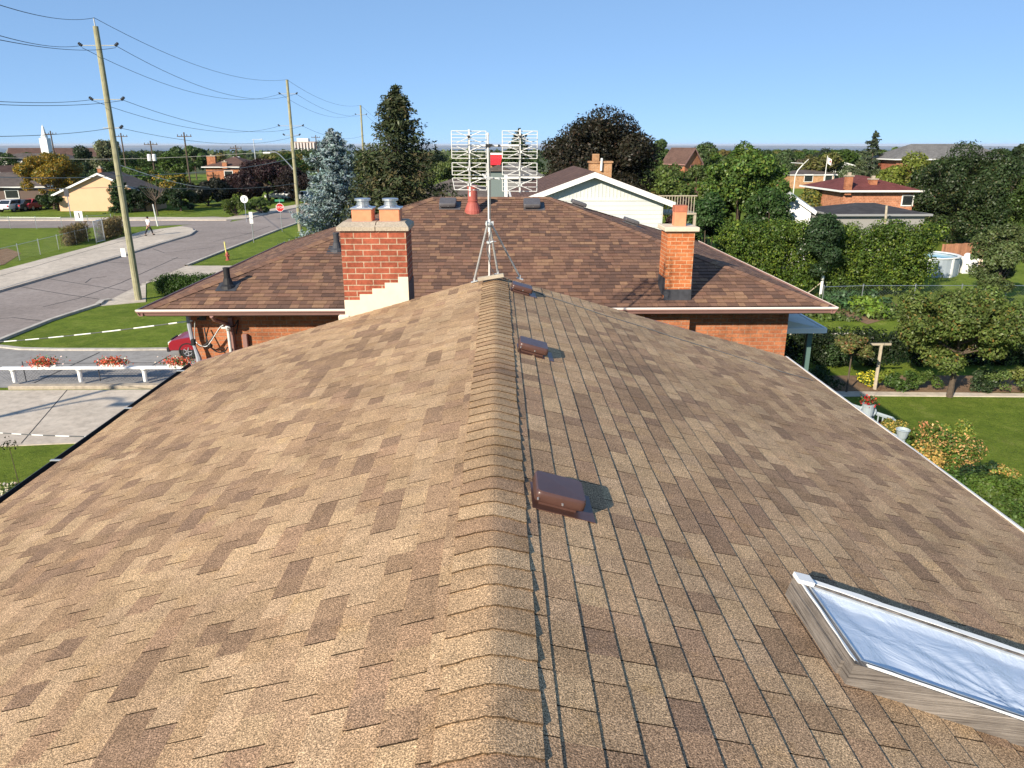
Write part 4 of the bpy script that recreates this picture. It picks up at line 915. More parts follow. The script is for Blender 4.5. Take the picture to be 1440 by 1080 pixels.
# ------------------------------------------------------------------ utility poles and wires
def P2(px, py): q = atZ(px, py); return Vector((q.x, q.y, 0))
g1 = P2(195, 422); g2 = P2(422, 325); g0 = 2*g1-g2; g0 = g1+(g1-g2).normalized()*44
g3d = (g2-g1).normalized(); 
t3 = None
def pole(base, label, toppx, ins, lamp=None, plate=None, r0=.16, r1=.10, pin=None, topz=None, group='wooden utility poles along the street'):
    root = thing('utility_pole', label, 'utility pole', base, group)
    zt = topz if topz else atY(*toppx, base.y).z; mb = MB(); mb.cyl(base-Vector((0, 0, .3)), base+Vector((0, 0, zt)), r0, r1, 12, caps=True); sh_ = mb.build('shaft', m_pole, root, smooth=False)
    if pin: mb = MB(); mb.cyl(base+Vector((0, 0, zt-.4)), base+Vector((-.03, 0, zt+pin)), .04, .03, 8); mb.build('top_pin', m_dull, root)
    for z, half, two in ins:
        side = Vector((g3d.y, -g3d.x, 0)); mb = MB()
        mb.cyl(base+side*-half+Vector((0, 0, z)), base+side*half+Vector((0, 0, z)), .025, n=6); mb.build('insulator_arm', m_dull, root)
        for s_ in (-1, 1):
            if not two and s_ < 0: continue
            mb = MB(); c = base+side*s_*half+Vector((0, 0, z))
            mb.lathe(c, [(.04, -.03), (.085, 0), (.05, .04), (.085, .08), (.05, .12), (.08, .16), (.03, .2)], 8, M=Matrix.Rotation(s_*.9, 3, g3d)); mb.build('insulator', m_lead, root)
    if lamp:
        pts = catm([Vector(p) for p in lamp]); mb = MB(); mb.tube(pts, .05, 6); l_ = mb.build('lamp_arm', m_galv, root); e = pts[-1]; mb = MB(); mb.box(e+Vector((-.25, 0, -.02)), (.75, .3, .16), bev=.06); mb.build('lamp_head', m_white, l_)
    if plate:
        mb = MB(); mb.box(plate, (.30, .03, .45), rz=-.25); mb.build('sign_plate', m_white, root)
    return root
def zz(px, py, b): return atY(px, py, b.y).z
z1t = zz(148, 37, g1); s1 = [zz(150, 64, g1), zz(157, 140, g1), zz(170, 180, g1)]
pole(g1, 'tall greenish wooden pole on the lawn beside the street, nearest', (148, 37), [(s1[0], .85, 1), (s1[1], .75, 1), (s1[2], .45, 0)], plate=atY(176, 355, g1.y)-Vector((.05, 0.1, 0)), r0=.19, r1=.13, topz=z1t, pin=zz(143, 25, g1)-z1t)
z2t = zz(405, 112, g2); s2 = [zz(405, 132, g2), zz(407, 177, g2), zz(409, 190, g2)]
lb = g2+Vector((0, 0, zz(413, 241, g2)))
pole(g2, 'second wooden pole with a curved lamp arm left of the blue spruce', (405, 112), [(s2[0], .75, 1), (s2[1], 1.1, 1), (s2[2], .7, 1)], lamp=(lb, lb+Vector((-.8, 0, 1.0)), lb+Vector((-1.6, 0, 1.75)), lb+Vector((-2.3, 0, 1.75))), topz=z2t, r0=.19, r1=.12)
yy3 = 118; g3 = Vector((atY(510, 200, yy3).x, yy3, 0)); z3t = zz(509.5, 148, g3); s3 = [zz(510, 161, g3), zz(511, 190, g3), zz(511, 198, g3)]
pole(g3, 'third wooden pole rising at the left edge of the big spruce', None, [(s3[0], .75, 1)], topz=z3t, r0=.2, r1=.13)
def wire(a, b, sag, label, rad=.013, m=None, n=20, name='power_line', cat='wire'):
    a, b = Vector(a), Vector(b); mb = MB(); mb.tube([a+(b-a)*(k/n)-Vector((0, 0, 4*sag*(k/n)*(1-k/n))) for k in range(n+1)], rad, 4)
    return tag(mb.build(name, m or m_wire, origin=a), label, cat, 'overhead wires between the poles')
sd_ = Vector((g3d.y, -g3d.x, 0))
def at(g, z, o): return g+sd_*o+Vector((0, 0, z))
def off(px, py, Y=None):                                  # where a wire leaves the picture, at a distance
    return atY(px, py, Y)
pin1 = zz(143, 25, g1)
wire(off(-60, -14, 20), at(g1, pin1, 0), .3, 'top wire from the upper left corner to the tip of the nearest pole')
wire(off(-60, 31, 20), at(g1, s1[0], -.85), .25, 'upper wire of the high pair left of the nearest pole')
wire(off(-60, 43, 20), at(g1, s1[0]-.1, .85), .25, 'lower wire of the high pair left of the nearest pole')
wire(off(-60, 139, 21), at(g1, s1[1], -.75), .12, 'upper wire of the middle pair left of the nearest pole')
wire(off(-60, 144, 21), at(g1, s1[1]-.05, .75), .15, 'lower wire of the middle pair left of the nearest pole')
wire(off(-60, 192, 22), at(g1, s1[2], .0), .12, 'single low wire left of the nearest pole passing the steeple')
L12 = (g2-g1).length
wire(at(g1, pin1, 0), at(g2, z2t, 0), 1.0, 'topmost sagging wire between the first and second pole')
wire(at(g1, s1[0], .85), at(g2, s2[0], .75), 1.3, 'upper of the two crossarm wires between the first and second pole')
wire(at(g1, s1[0]-.1, -.85), at(g2, s2[0], -.75), 1.3, 'lower of the two crossarm wires between the first and second pole')
wire(at(g1, s1[1], .75), at(g2, s2[1], 1.1), 1.0, 'upper of the middle pair between the first and second pole')
wire(at(g1, s1[1]-.05, -.75), at(g2, s2[1], -1.1), 1.0, 'lower of the middle pair between the first and second pole')
wire(at(g1, s1[2], .45), at(g2, s2[2], .7), .8, 'lowest bare wire between the first and second pole')
wire(at(g2, z2t, 0), at(g3, z3t, 0), .9, 'topmost wire between the second and third pole')
wire(at(g2, s2[0], .75), at(g3, s3[0], .75), .9, 'upper crossarm wire between the second and third pole')
wire(at(g2, s2[0], -.75), at(g3, s3[0], -.75), 1.1, 'lower crossarm wire between the second and third pole')
wire(at(g2, s2[1], 1.1), at(g3, s3[1], .3), .8, 'middle wire running from the second pole to the big spruce')
wire(at(g3, z3t, 0), off(600, 200, 200), 1.5, 'top wire leaving the third pole to the right')
wire(at(g3, s3[0], .6), off(610, 212, 200), 1.5, 'crossarm wire leaving the third pole to the right')
zc1, zc2, zc3 = zz(178, 247, g1), zz(186, 262, g1), zz(172, 214, g1)
m_lc = mat('pale_cable', (.30, .30, .29), .5)
wire(off(-80, 246, 24), at(g1, zc1, .1), .1, 'pale communication cable left of the nearest pole across the orange tree', .02, m_lc)
wire(at(g1, zc1, .1), at(g2, zz(412, 222, g2), 0), .35, 'pale communication cable crossing in front of the brown-roofed brick house', .022, m_lc)
wire(off(-80, 261, 24), at(g1, zc2, .1), .1, 'lower thin cable left of the nearest pole', .014, m_lc)
wire(at(g1, zc2, .1), at(g2, zz(414, 258, g2), 0), .3, 'lower thin cable in front of the dark trees by the street', .018, m_lc)
wire(off(-80, 217, 150), off(420, 210, 130), 1.2, 'far pale cable over the treetops behind the nearest pole', .03, m_lc)
wire(at(g1, zz(180, 232, g1), .1), Vector((*P2(300, 300).xy, 3.2)), .3, 'white-marked drop cable slanting down to the far street corner', .022, m_white)
# insulated service cable with white wraps across the lawn
a, b_ = atY(-120, 486, 22), atY(270, 451, YW-.2)
sc_ = MB(); wr = MB(); n = 60; pts = [a+(b_-a)*(k/n)-Vector((0, 0, 4*.10*(k/n)*(1-k/n))) for k in range(n+1)]; sc_.tube(pts, .011, 5); so_ = tag(sc_.build('service_cable', m_cable, origin=a), 'black service cable with white wraps crossing above the green lawn', 'cable')
for k in range(2, n-2, 5): wr = MB(); wr.tube(pts[k:k+4], .013, 5); wr.build('white_wrap', m_white, so_)

q = atZ(152, 549); hh = 9.0; k_ = hh/-SUN.z; pb = Vector((q.x-SUN.x*k_, q.y-SUN.y*k_, 0))      # stands left of the picture, throws its shadow on the patio
rt_ = thing('street_lamp', 'wooden lamp pole outside the left edge whose shadow crosses the patio', 'lamp post', pb); mb = MB(); mb.cyl(pb, pb+Vector((0, 0, hh+2)), .14, .10, 8); mb.build('shaft', m_pole, rt_)
mb = MB(); mb.tube(catm([pb+Vector((0, 0, 7.2)), pb+Vector((1.0, .2, 8.2)), pb+Vector((1.9, .3, 8.2)), pb+Vector((2.5, .3, 7.9))]), .06, 6); la = mb.build('lamp_arm', m_galv, rt_); mb = MB(); mb.box(pb+Vector((2.7, .3, 7.85)), (.7, .3, .18), bev=.06); mb.build('lamp_head', m_white, la)
a, b_ = atY(-90, 598, 17), Vector((XL-.12, 7.55, EL.z-.2)); sc_ = MB(); pts = [a+(b_-a)*(k/n)-Vector((0, 0, 4*.06*(k/n)*(1-k/n))) for k in range(n+1)]; sc_.tube(pts, .008, 5); so_ = tag(sc_.build('service_cable', m_cable, origin=a), 'thin cable with white wraps crossing above the pale patio to the black gutter', 'cable')
for k in range(2, n-2, 6): wr = MB(); wr.tube(pts[k:k+4], .0085, 5); wr.build('white_wrap', m_white, so_)

# distant poles
def small_pole(px, pb, pt, Y, label, cross=None, tf=False):
    b = atY(px, pb, Y); t = atY(px, pt, Y); root = thing('utility_pole', label, 'utility pole', (b.x, Y, 0), 'distant poles above the roofs')
    mb = MB(); mb.cyl((b.x, Y, 0), (b.x, Y, t.z), .17, .11, 8); mb.build('shaft', m_bark, root)
    mb = MB(); mb.box((b.x, Y, t.z-.6), (2.2, .12, .12)); 
    for q in (-1, -.4, .4, 1): mb.cyl((b.x+q, Y, t.z-.55), (b.x+q, Y, t.z-.3), .06, n=6)
    mb.build('crossarm', m_bark, root)
    if tf:
        for s_ in (-1, 1): mb = MB(); mb.lathe((b.x+s_*.42, Y-.3, t.z-3.2), [(.02, 0), (.3, .03), (.3, 1.0), (.2, 1.1)], 10); mb.build('transformer', m_white, root)
small_pole(78, 225, 184, 150, 'distant dark pole just right of the steeple')
small_pole(175, 222, 187, 140, 'distant dark pole just right of the nearest pole')
small_pole(215, 225, 198, 130, 'short distant pole carrying white transformers', tf=True)
small_pole(266, 245, 186, 120, 'distant pole in front of the roundish green trees')
small_pole(334, 230, 204, 150, 'distant pole with white transformers above the brown roof', tf=True)
b = atY(359, 222, 190); root = thing('street_lamp', 'far thin lamp post with a level arm beside the second pole', 'lamp post', (b.x, 190, 0)); mb = MB(); mb.cyl((b.x, 190, 0), (b.x, 190, relz(196, 190)), .11, n=6); mb.build('shaft', m_galv, root); mb = MB(); mb.box((b.x+.9, 190, relz(196, 190)), (2.4, .1, .1)); mb.box((b.x+1.9, 190, relz(196, 190)+.02), (.6, .3, .2)); mb.build('lamp_arm', m_galv, root)
b = atY(446.5, 230, 200); small_pole(446.5, 225, 190, 200, 'distant pole between the tower block and the blue spruce')
b = atY(1178, 245, 160); root = thing('street_lamp', 'pale lamp post with a bent arm near the flagpole', 'lamp post', (b.x, 160, 0)); zt = relz(220, 160)
mb = MB(); mb.cyl((b.x, 160, 0), (b.x, 160, zt), .16, .12, 8); mb.build('shaft', m_anten, root); mb = MB(); mb.tube([(b.x, 160, zt-.6), (b.x-.6, 160, zt-.1), (b.x-1.2, 160, zt+.1)], .06, 6); mb.box((b.x-1.4, 160, zt+.1), (.6, .3, .15)); mb.build('lamp_arm', m_anten, root)
b = atY(1126, 250, 120); root = thing('street_lamp', 'crooked pale lamp post with a long arm right of the big tree', 'lamp post', (b.x, 120, 0))
mb = MB(); mb.tube([(b.x-.9, 120, 0), (b.x-.9, 120, relz(247, 120)), (b.x-.6, 120, relz(240, 120)), (b.x+.1, 120, relz(232, 120))], .09, 7); mb.build('shaft', m_anten, root); mb = MB(); mb.tube([(b.x+.1, 120, relz(230, 120)), (b.x-1.8, 120, relz(229, 120))], .06, 6); mb.tube([(b.x+.1, 120, relz(232, 120)), (b.x+.9, 120, relz(224, 120))], .06, 5); mb.build('lamp_arm', m_anten, root)
b = atY(1160, 250, 145); root = thing('flagpole', 'white flagpole with a red and white maple leaf flag before the school', 'flagpole', (b.x, 145, 0)); zt = relz(219, 145)
mb = MB(); mb.cyl((b.x, 145, 0), (b.x, 145, zt), .09, .05, 8); mb.build('shaft', m_white, root)
def flagpart(u0, u1, m, nm, par, yo=0):
    mb = MB(); n = 6
    for k in range(n):
        ua, ub = u0+(u1-u0)*k/n, u0+(u1-u0)*(k+1)/n; f = lambda u, v: (b.x+.05+u*1.0, 145+.35*math.sin(u*7)+yo, zt-.1-v*1.1-.9*u)
        mb.face([f(ua, 1), f(ub, 1), f(ub, 0), f(ua, 0)])
    return mb.build(nm, m, par)
fg = flagpart(0, 1, m_white, 'flag', root); m_fr = mat('flag_red', (.65, .02, .02), .8)
for u0, u1 in ((0, .25), (.75, 1)): flagpart(u0, u1, m_fr, 'flag_band', fg, -.02)
mb = MB(); cxf = (b.x+.05+.5, 144.9+.35*math.sin(3.5), zt-.1-.55-.45); mb.face([(cxf[0]+dx*.25, cxf[1]-.02, cxf[2]+dz_*.35) for dx, dz_ in ((0, 1), (.3, .55), (.9, .5), (.6, 0), (.75, -.4), (.1, -.35), (.05, -.9), (-.05, -.9), (-.1, -.35), (-.75, -.4), (-.6, 0), (-.9, .5), (-.3, .55))][::-1]); mb.build('maple_leaf', m_fr, fg)

# ------------------------------------------------------------------ street signs, hydrant
def sign_base(px, py, name, label, cat='sign'): q = P2(px, py); return q, thing(name, label, cat, q)
q, root = sign_base(397, 326, 'stop_sign', 'red stop sign with a green street name blade at the corner')
zt = zz(391, 291, q); mb = MB(); mb.cyl(q, q+Vector((0, 0, zt+.75)), .035, n=8); mb.build('post', m_galv, root)
c = q+Vector((0, -.06, zt-.05)); rad = .42; mb = MB(); oc = lambda rr, y: [c+Vector((rr*math.cos(R_(22.5+45*k)), y, rr*math.sin(R_(22.5+45*k)))) for k in range(8)]
mb.prism(oc(rad, 0), (0, .02, 0)); pl = mb.build('plate', m_white, root); mb = MB(); mb.prism(oc(rad*.92, -.006), (0, .005, 0)); mb.build('red_face', m_fr, pl)
def text3(txt, size, loc, m, par, rz=0, ext=.003, align='CENTER', name='lettering'):
    cu = bpy.data.curves.new('t', 'FONT'); cu.body = txt; cu.size = size; cu.align_x = align; cu.align_y = 'CENTER'; cu.extrude = ext; t = bpy.data.objects.new('t', cu); C.objects.link(t)
    dg = bpy.context.evaluated_depsgraph_get(); me = bpy.data.meshes.new_from_object(t.evaluated_get(dg)); bpy.data.objects.remove(t); 
    me.transform(Matrix.Translation(Vector(loc)-WORLD.get(par.name, Vector((0, 0, 0)))) @ Matrix.Rotation(rz, 4, 'Z') @ Matrix.Rotation(R_(90), 4, 'X')); me.materials.clear(); me.materials.append(m)
    o = bpy.data.objects.new(name, me); C.objects.link(o); o.parent = par; WORLD[o.name] = WORLD.get(par.name, Vector((0, 0, 0))); return o
text3('STOP', .30, c+Vector((0, -.012, 0)), m_white, pl)
mb = MB(); mb.box(q+Vector((0, 0, zt+.62)), (.9, .03, .2)); nb = mb.build('street_name_blade', mat('sign_green', (.03, .22, .10), .5), root)
q, root = sign_base(347, 312, 'round_sign', 'round white sign on a post across the intersection')
zt = zz(345, 280, q); mb = MB(); mb.cyl(q, q+Vector((0, 0, zt)), .035, n=8); mb.build('post', m_galv, root); mb = MB(); mb.lathe(q+Vector((0, -.06, zt)), [(.01, -.01), (.42, -.01), (.42, .01), (.01, .01)], 20, M=Matrix.Rotation(R_(90), 3, 'X')); pl = mb.build('plate', m_white, root)
mb = MB(); mb.tube([q+Vector((-.1, -.09, zt+.15)), q+Vector((.08, -.09, zt+.12)), q+Vector((.05, -.09, zt-.2))], .035, 5); mb.build('symbol', m_black, pl)
q, root = sign_base(357, 341, 'sign_post', 'narrow white sign seen edge-on on a steel post by the kerb')
zt = zz(354, 298, q); mb = MB(); mb.cyl(q, q+Vector((0, 0, zt)), .04, n=8); mb.build('post', m_galv, root); mb = MB(); mb.box(q+Vector((0, -.06, zt-.5)), (.30, .03, 1.0), rz=.15); mb.build('plate', m_white, root)
q, root = sign_base(118, 334, 'sign_post', 'square white sign on a post behind the chain-link fence')
zt = zz(114, 302, q); mb = MB(); mb.cyl(q, q+Vector((-.1, 0, zt+.4)), .045, n=8); mb.build('post', m_galv, root); mb = MB(); mb.box(q+Vector((-.1, -.06, zt-.1)), (.75, .03, .85)); pl = mb.build('plate', m_white, root); mb = MB(); mb.box(q+Vector((-.05, -.08, zt-.05)), (.1, .02, .5)); mb.build('symbol', m_lead, pl)
q, root = sign_base(100, 306, 'sign_post', 'thin grey post right of the orange tree')
mb = MB(); mb.cyl(q, q+Vector((0, 0, zz(98, 268, q))), .06, .05, 8); mb.build('post', m_galv, root); mb = MB(); mb.box(q+Vector((0, -.06, zz(98, 271, q))), (.55, .04, .9)); mb.build('plate', m_lead, root)
q, root = sign_base(222, 318, 'lamp_post', 'slim pale post beside the walking person', 'post')
mb = MB(); mb.cyl(q, q+Vector((-.2, 0, zz(220, 287, q))), .09, .06, 8); mb.build('post', m_anten, root)
q, root = sign_base(320.5, 366, 'fire_hydrant', 'red fire hydrant with a yellow marker rod on the verge', 'fire hydrant')
mb = MB(); mb.lathe(q, [(.17, 0), (.17, .05), (.10, .07), (.095, .4), (.13, .42), (.13, .46), (.10, .5), (.08, .6), (.03, .65)], 14); bd_ = mb.build('barrel', m_redclay, root)
mb = MB()
for dx, dy in ((1, 0), (-1, 0), (0, -1)): mb.cyl(q+Vector((0, 0, .34)), q+Vector((dx*.16, dy*.16, .34)), .06, n=8)
mb.build('nozzle', m_redclay, bd_); mb = MB(); mb.cyl(q+Vector((-.08, .05, .5)), q+Vector((-.12, .05, zz(319, 340, q))), .05, n=6); mb.build('marker_rod', mat('marker_yellow', (.75, .68, .22), .6), root)

# ------------------------------------------------------------------ fences
def chain_fence(pts, h, label, step=2.6, green=False):
    P = [Vector((*p.xy, 0)) for p in pts]; root = thing('chain_link_fence', label, 'fence', P[0]); n_ = 0
    ra = MB(); me = MB()
    for a, b in zip(P, P[1:]):
        L = (b-a).length; k = max(1, round(L/step)); d = (b-a)/k
        for i in range(k+1):
            if i == k and b is not P[-1]: continue
            mb = MB(); q = a+d*i; mb.cyl(q, q+Vector((0, 0, h+.05)), .028, n=6); mb.lathe(q+Vector((0, 0, h+.05)), [(.045, 0), (.045, .03), (.01, .05)], 6); mb.build('post', m_galv, root)
        ra.cyl(a+Vector((0, 0, h)), b+Vector((0, 0, h)), .014, n=5)
        sp = .16; u = 0; dd = (b-a).normalized()
        while u < L:
            for s_ in (-1, 1):
                u2 = u+s_*h; hz = h
                if u2 < 0: hz = u; u2 = 0
                if u2 > L: hz = L-u; u2 = L
                me.cyl(a+dd*u+Vector((0, 0, .02)), a+dd*u2+Vector((0, 0, hz-.01)), .0018, n=3, caps=False)
            u += sp
    ra.build('rail', m_galv, root); me.build('mesh', m_chainl, root)
    return root
chain_fence([atZ(-60, 388), atZ(0, 373), atZ(28, 366), atZ(57, 358), atZ(83, 351), atZ(108, 344), atZ(140, 336), atZ(172, 329)], 1.15, 'silver chain-link fence along the near edge of the ball field')
chain_fence([atZ(-60, 320.5), atZ(15, 321.5), atZ(52, 321.5), atZ(88, 322), atZ(125, 319.5), atZ(158, 317.5)], 1.15, 'silver chain-link fence along the side street behind the field', 6)
chain_fence([atZ(1155, 432), atZ(1210, 430), atZ(1283, 430), atZ(1348, 430), atZ(1411, 430), atZ(1480, 430)], 1.1, 'wire garden fence behind the vegetable bed', 4)
root = thing('fence_post', 'short white corner post with a diagonal brace beside the tall hedge', 'post', P2(1153, 421)); q = root.location; mb = MB(); mb.cyl(q, q+Vector((0, 0, 1.35)), .08, n=8); mb.build('post', m_white, root); mb = MB(); mb.cyl(q+Vector((0, 0, 1.0)), q+Vector((-.9, .2, .1)), .03, n=6); mb.build('brace', m_postwood, root)
for px, py, t in ((1309, 432, 'first'), (1318, 436, 'second'), (1346, 428, 'third')): pass
# gate in the field fence
q = P2(136, 342); root = thing('gate', 'pale mesh gate in the chain-link fence', 'gate', q); mb = MB()
d_ = (P2(142, 341)-P2(130, 344)); L = d_.length; dd = d_.normalized(); a = q
for hh in (.1, 1.9): mb.cyl(a+Vector((0, 0, hh)), a+dd*L+Vector((0, 0, hh)), .03, n=6)
for k in (0, 1): mb.cyl(a+dd*L*k+Vector((0, 0, 0)), a+dd*L*k+Vector((0, 0, 1.95)), .05, n=6)
mb.build('frame', m_galv, root); mb = MB()
for k in range(1, 14): mb.cyl(a+dd*L*k/14+Vector((0, 0, .1)), a+dd*L*k/14+Vector((0, 0, 1.9)), .012, n=3)
mb.build('bars', m_galv, root)
# wooden paling fence by the pool
a, b_ = atZ(1322, 371), atZ(1388, 367); root = thing('paling_fence', 'reddish-brown wooden paling fence behind the blue pool', 'fence', (a.x, a.y, 0)); a.z = b_.z = 0; L = (b_-a).length; dd = (b_-a).normalized(); mb = MB(); r = random.Random(2)
k = 0
while k*.17 < L: c = r.uniform(.75, 1.2); mb.box(a+dd*k*.17+Vector((0, 0, .72)), (.13, .03, 1.4+r.uniform(-.05, .03)), col=(c, c, c)); k += 1
mb.build('palings', mat('red_brown_wood', (.34, .16, .09), .85, attr=True, ns=4, na=.2), root); mb = MB()
for hh in (.3, 1.2): mb.box((a+b_)/2+Vector((0, .05, hh)), (L, .05, .09), math.atan2(dd.y, dd.x))
mb.build('rails', m_postwood, root)
# pool
pc_ = atZ(1322, 392); pr_ = 2.0; cx, cy = atZ(1312, 388).x, atZ(1312, 388).y+1.2
root = thing('swimming_pool', 'round above-ground swimming pool with grey-blue wall at the hedge end', 'pool', (cx, cy, 0)); hp = 1.25
mb = MB(); n = 40; vs = []
for rr_, z in ((pr_, 0), (pr_, hp), (pr_-.04, hp), (pr_-.04, .8)): vs += [(cx+rr_*math.cos(2*math.pi*k/n), cy+rr_*math.sin(2*math.pi*k/n), z) for k in range(n)]
mb.mesh(vs, [(i*n+k, i*n+(k+1) % n, (i+1)*n+(k+1) % n, (i+1)*n+k) for i in range(3) for k in range(n)]); mb.build('wall', mat('pool_wall', (.33, .38, .42), .5, ns=2, na=.08), root)
mb = MB(); n = 40; vs = []
for rr_, z in ((pr_-.14, hp-.03), (pr_+.08, hp-.03), (pr_+.08, hp+.03), (pr_-.14, hp+.03)): vs += [(cx+rr_*math.cos(2*math.pi*k/n), cy+rr_*math.sin(2*math.pi*k/n), z) for k in range(n)]
mb.mesh(vs, [(i*n+k, i*n+(k+1) % n, ((i+1) % 4)*n+(k+1) % n, ((i+1) % 4)*n+k) for i in range(4) for k in range(n)]); mb.build('rim', m_white, root)
mb = MB(); mb.face([(cx+(pr_-.05)*math.cos(2*math.pi*k/n), cy+(pr_-.05)*math.sin(2*math.pi*k/n), 1.05) for k in range(n)]); mb.build('water', mat('pool_water', (.10, .42, .62), .08, spec=.8), root)
for k in range(8): t = 2*math.pi*(k+.5)/8; mb = MB(); mb.box((cx+(pr_+.03)*math.cos(t), cy+(pr_+.03)*math.sin(t), hp/2-.02), (.06, .16, hp-.02), t); mb.build('upright', m_white, root)
q = P2(1358, 384); root = thing('pool_equipment_box', 'cream box with round lids beside the pool', 'box', q); mb = MB(); mb.box(q+Vector((0, 0, .55)), (1.0, .8, 1.1), bev=.05); mb.build('body', m_white, root); mb = MB(); mb.lathe(q+Vector((-.1, 0, 1.1)), [(.2, 0), (.2, .15), (.1, .25)], 10); mb.build('lid', m_white, root)
q = P2(1374, 380); root = thing('barrel', 'small tan barrel between the cream box and the round bush', 'barrel', q); mb = MB(); mb.lathe(q, [(.35, 0), (.42, .35), (.38, .75), (.3, .8)], 12); mb.build('body', mat('tan_barrel', (.62, .50, .36), .7), root); mb = MB(); mb.lathe(q, [(.425, .3), (.43, .36), (.425, .42)], 12); mb.build('band', m_postwood, root)
# clothes-line post
q = P2(1230, 548); root = thing('clothesline_post', 'weathered wooden clothesline post with a short crossbar in the garden bed', 'post', q); t = atY(1240, 484, q.y)
mb = MB(); mb.cyl(q, t, .065, .055, 6); mb.build('post', m_postwood, root); mb = MB(); mb.box(t+Vector((-.05, 0, .0)), (.75, .07, .07)); mb.build('crossbar', m_postwood, root)
wire(t+Vector((.1, 0, .05)), atY(1120, 468, YG+3), .05, 'thin clothesline running from the wooden post to the porch', .006, name='clothesline', cat='line')

# ------------------------------------------------------------------ white flower rail
a, b_ = atZ(12, 541), atZ(300, 541); YF = a.y
root = thing('railing', 'low white railing with three stout posts on the stone kerb', 'railing', (a.x, YF, .2)); zt = zat(513, YF); zb = .1
mb = MB(); mb.box(((a.x+b_.x)/2, YF, zt-.03), (b_.x-a.x+.3, .2, .09), bev=.02); mb.build('top_rail', m_white, root)
for px in (20, 113, 204, 296): mb = MB(); x = xat(px, 530, YF); mb.cyl((x, YF, zb), (x, YF, zt-.06), .075, .085, 10); mb.lathe((x, YF, zt-.14), [(.085, 0), (.13, .06)], 10); mb.build('post', m_white, root)
mb = MB(); u = a.x
while u < b_.x:
    for s_ in (-1, 1): mb.cyl((u, YF+.05, zb), (u+s_*(zt-zb-.1), YF+.05, zt-.1), .003, n=3, caps=False)
    u += .12
for px in (34, 139, 251): x = xat(px, 530, YF); mb.cyl((x, YF+.06, zb), (x+.0, YF+.06, zt+.2), .018, n=6)
mb.cyl((xat(34, 530, YF), YF+.06, zt+.12), (xat(260, 530, YF), YF+.06, zt+.14), .012, n=5)
mb.build('wire_mesh', m_lead, root)
rail_spots = [(61, 'left'), (157, 'middle'), (251, 'right')]; RAILZ, RAILY = zt, YF
# ------------------------------------------------------------------ vegetation
def leaves(name, pts, nrm, size, cols, m, parent, origin, asp=.6, bend=.25):
    """pts (n,3), nrm (n,3), size (n,), cols (n,3): one folded leaf (two triangles) each"""
    n = len(pts); nrm = nrm/np.linalg.norm(nrm, axis=1, keepdims=True)
    a = rng.normal(size=(n, 3)); a -= (a*nrm).sum(1, keepdims=True)*nrm; a /= np.linalg.norm(a, axis=1, keepdims=True); b = np.cross(nrm, a)
    s = size[:, None]; v = np.empty((n, 4, 3), dtype=np.float32)
    v[:, 0] = pts-a*s*.55; v[:, 1] = pts+b*s*asp*.5+nrm*s*bend*.3; v[:, 2] = pts+a*s*.55; v[:, 3] = pts-b*s*asp*.5+nrm*s*bend*.3
    v -= np.array(origin, dtype=np.float32)
    me = bpy.data.meshes.new(name); me.vertices.add(4*n); me.vertices.foreach_set('co', v.ravel())
    me.loops.add(4*n); me.loops.foreach_set('vertex_index', np.arange(4*n, dtype=np.int32))
    me.polygons.add(n); me.polygons.foreach_set('loop_start', np.arange(0, 4*n, 4, dtype=np.int32)); me.update(calc_edges=True)
    ca = me.color_attributes.new('Col', 'FLOAT_COLOR', 'CORNER'); c = np.ones((n, 4, 4), dtype=np.float32); c[:, :, :3] = cols[:, None, :]; ca.data.foreach_set('color', c.ravel())
    me.materials.append(m); ob = bpy.data.objects.new(name, me); C.objects.link(ob)
    if parent: ob.parent = parent
    else: ob.location = origin
    WORLD[ob.name] = Vector(origin); return ob
m_leaf = leaf_mat('foliage', (1, 1, 1), .30, .022); m_needle = leaf_mat('needles', (1, 1, 1), .12, .02)
def unit(n): v = rng.normal(size=(n, 3)); return v/np.linalg.norm(v, axis=1, keepdims=True)
def varc(n, base, var=.18, lobe=None, hue=.06):
    base = np.array(base); k = 1+rng.normal(size=(n, 1))*var; h = 1+rng.normal(size=(n, 3))*hue; c = 1.3*base[None]*np.clip(k, .45, 1.8)*h
    if lobe is not None: c = c*lobe[:, None] if lobe.ndim == 1 else c*lobe
    return np.clip(c, .004, .95)
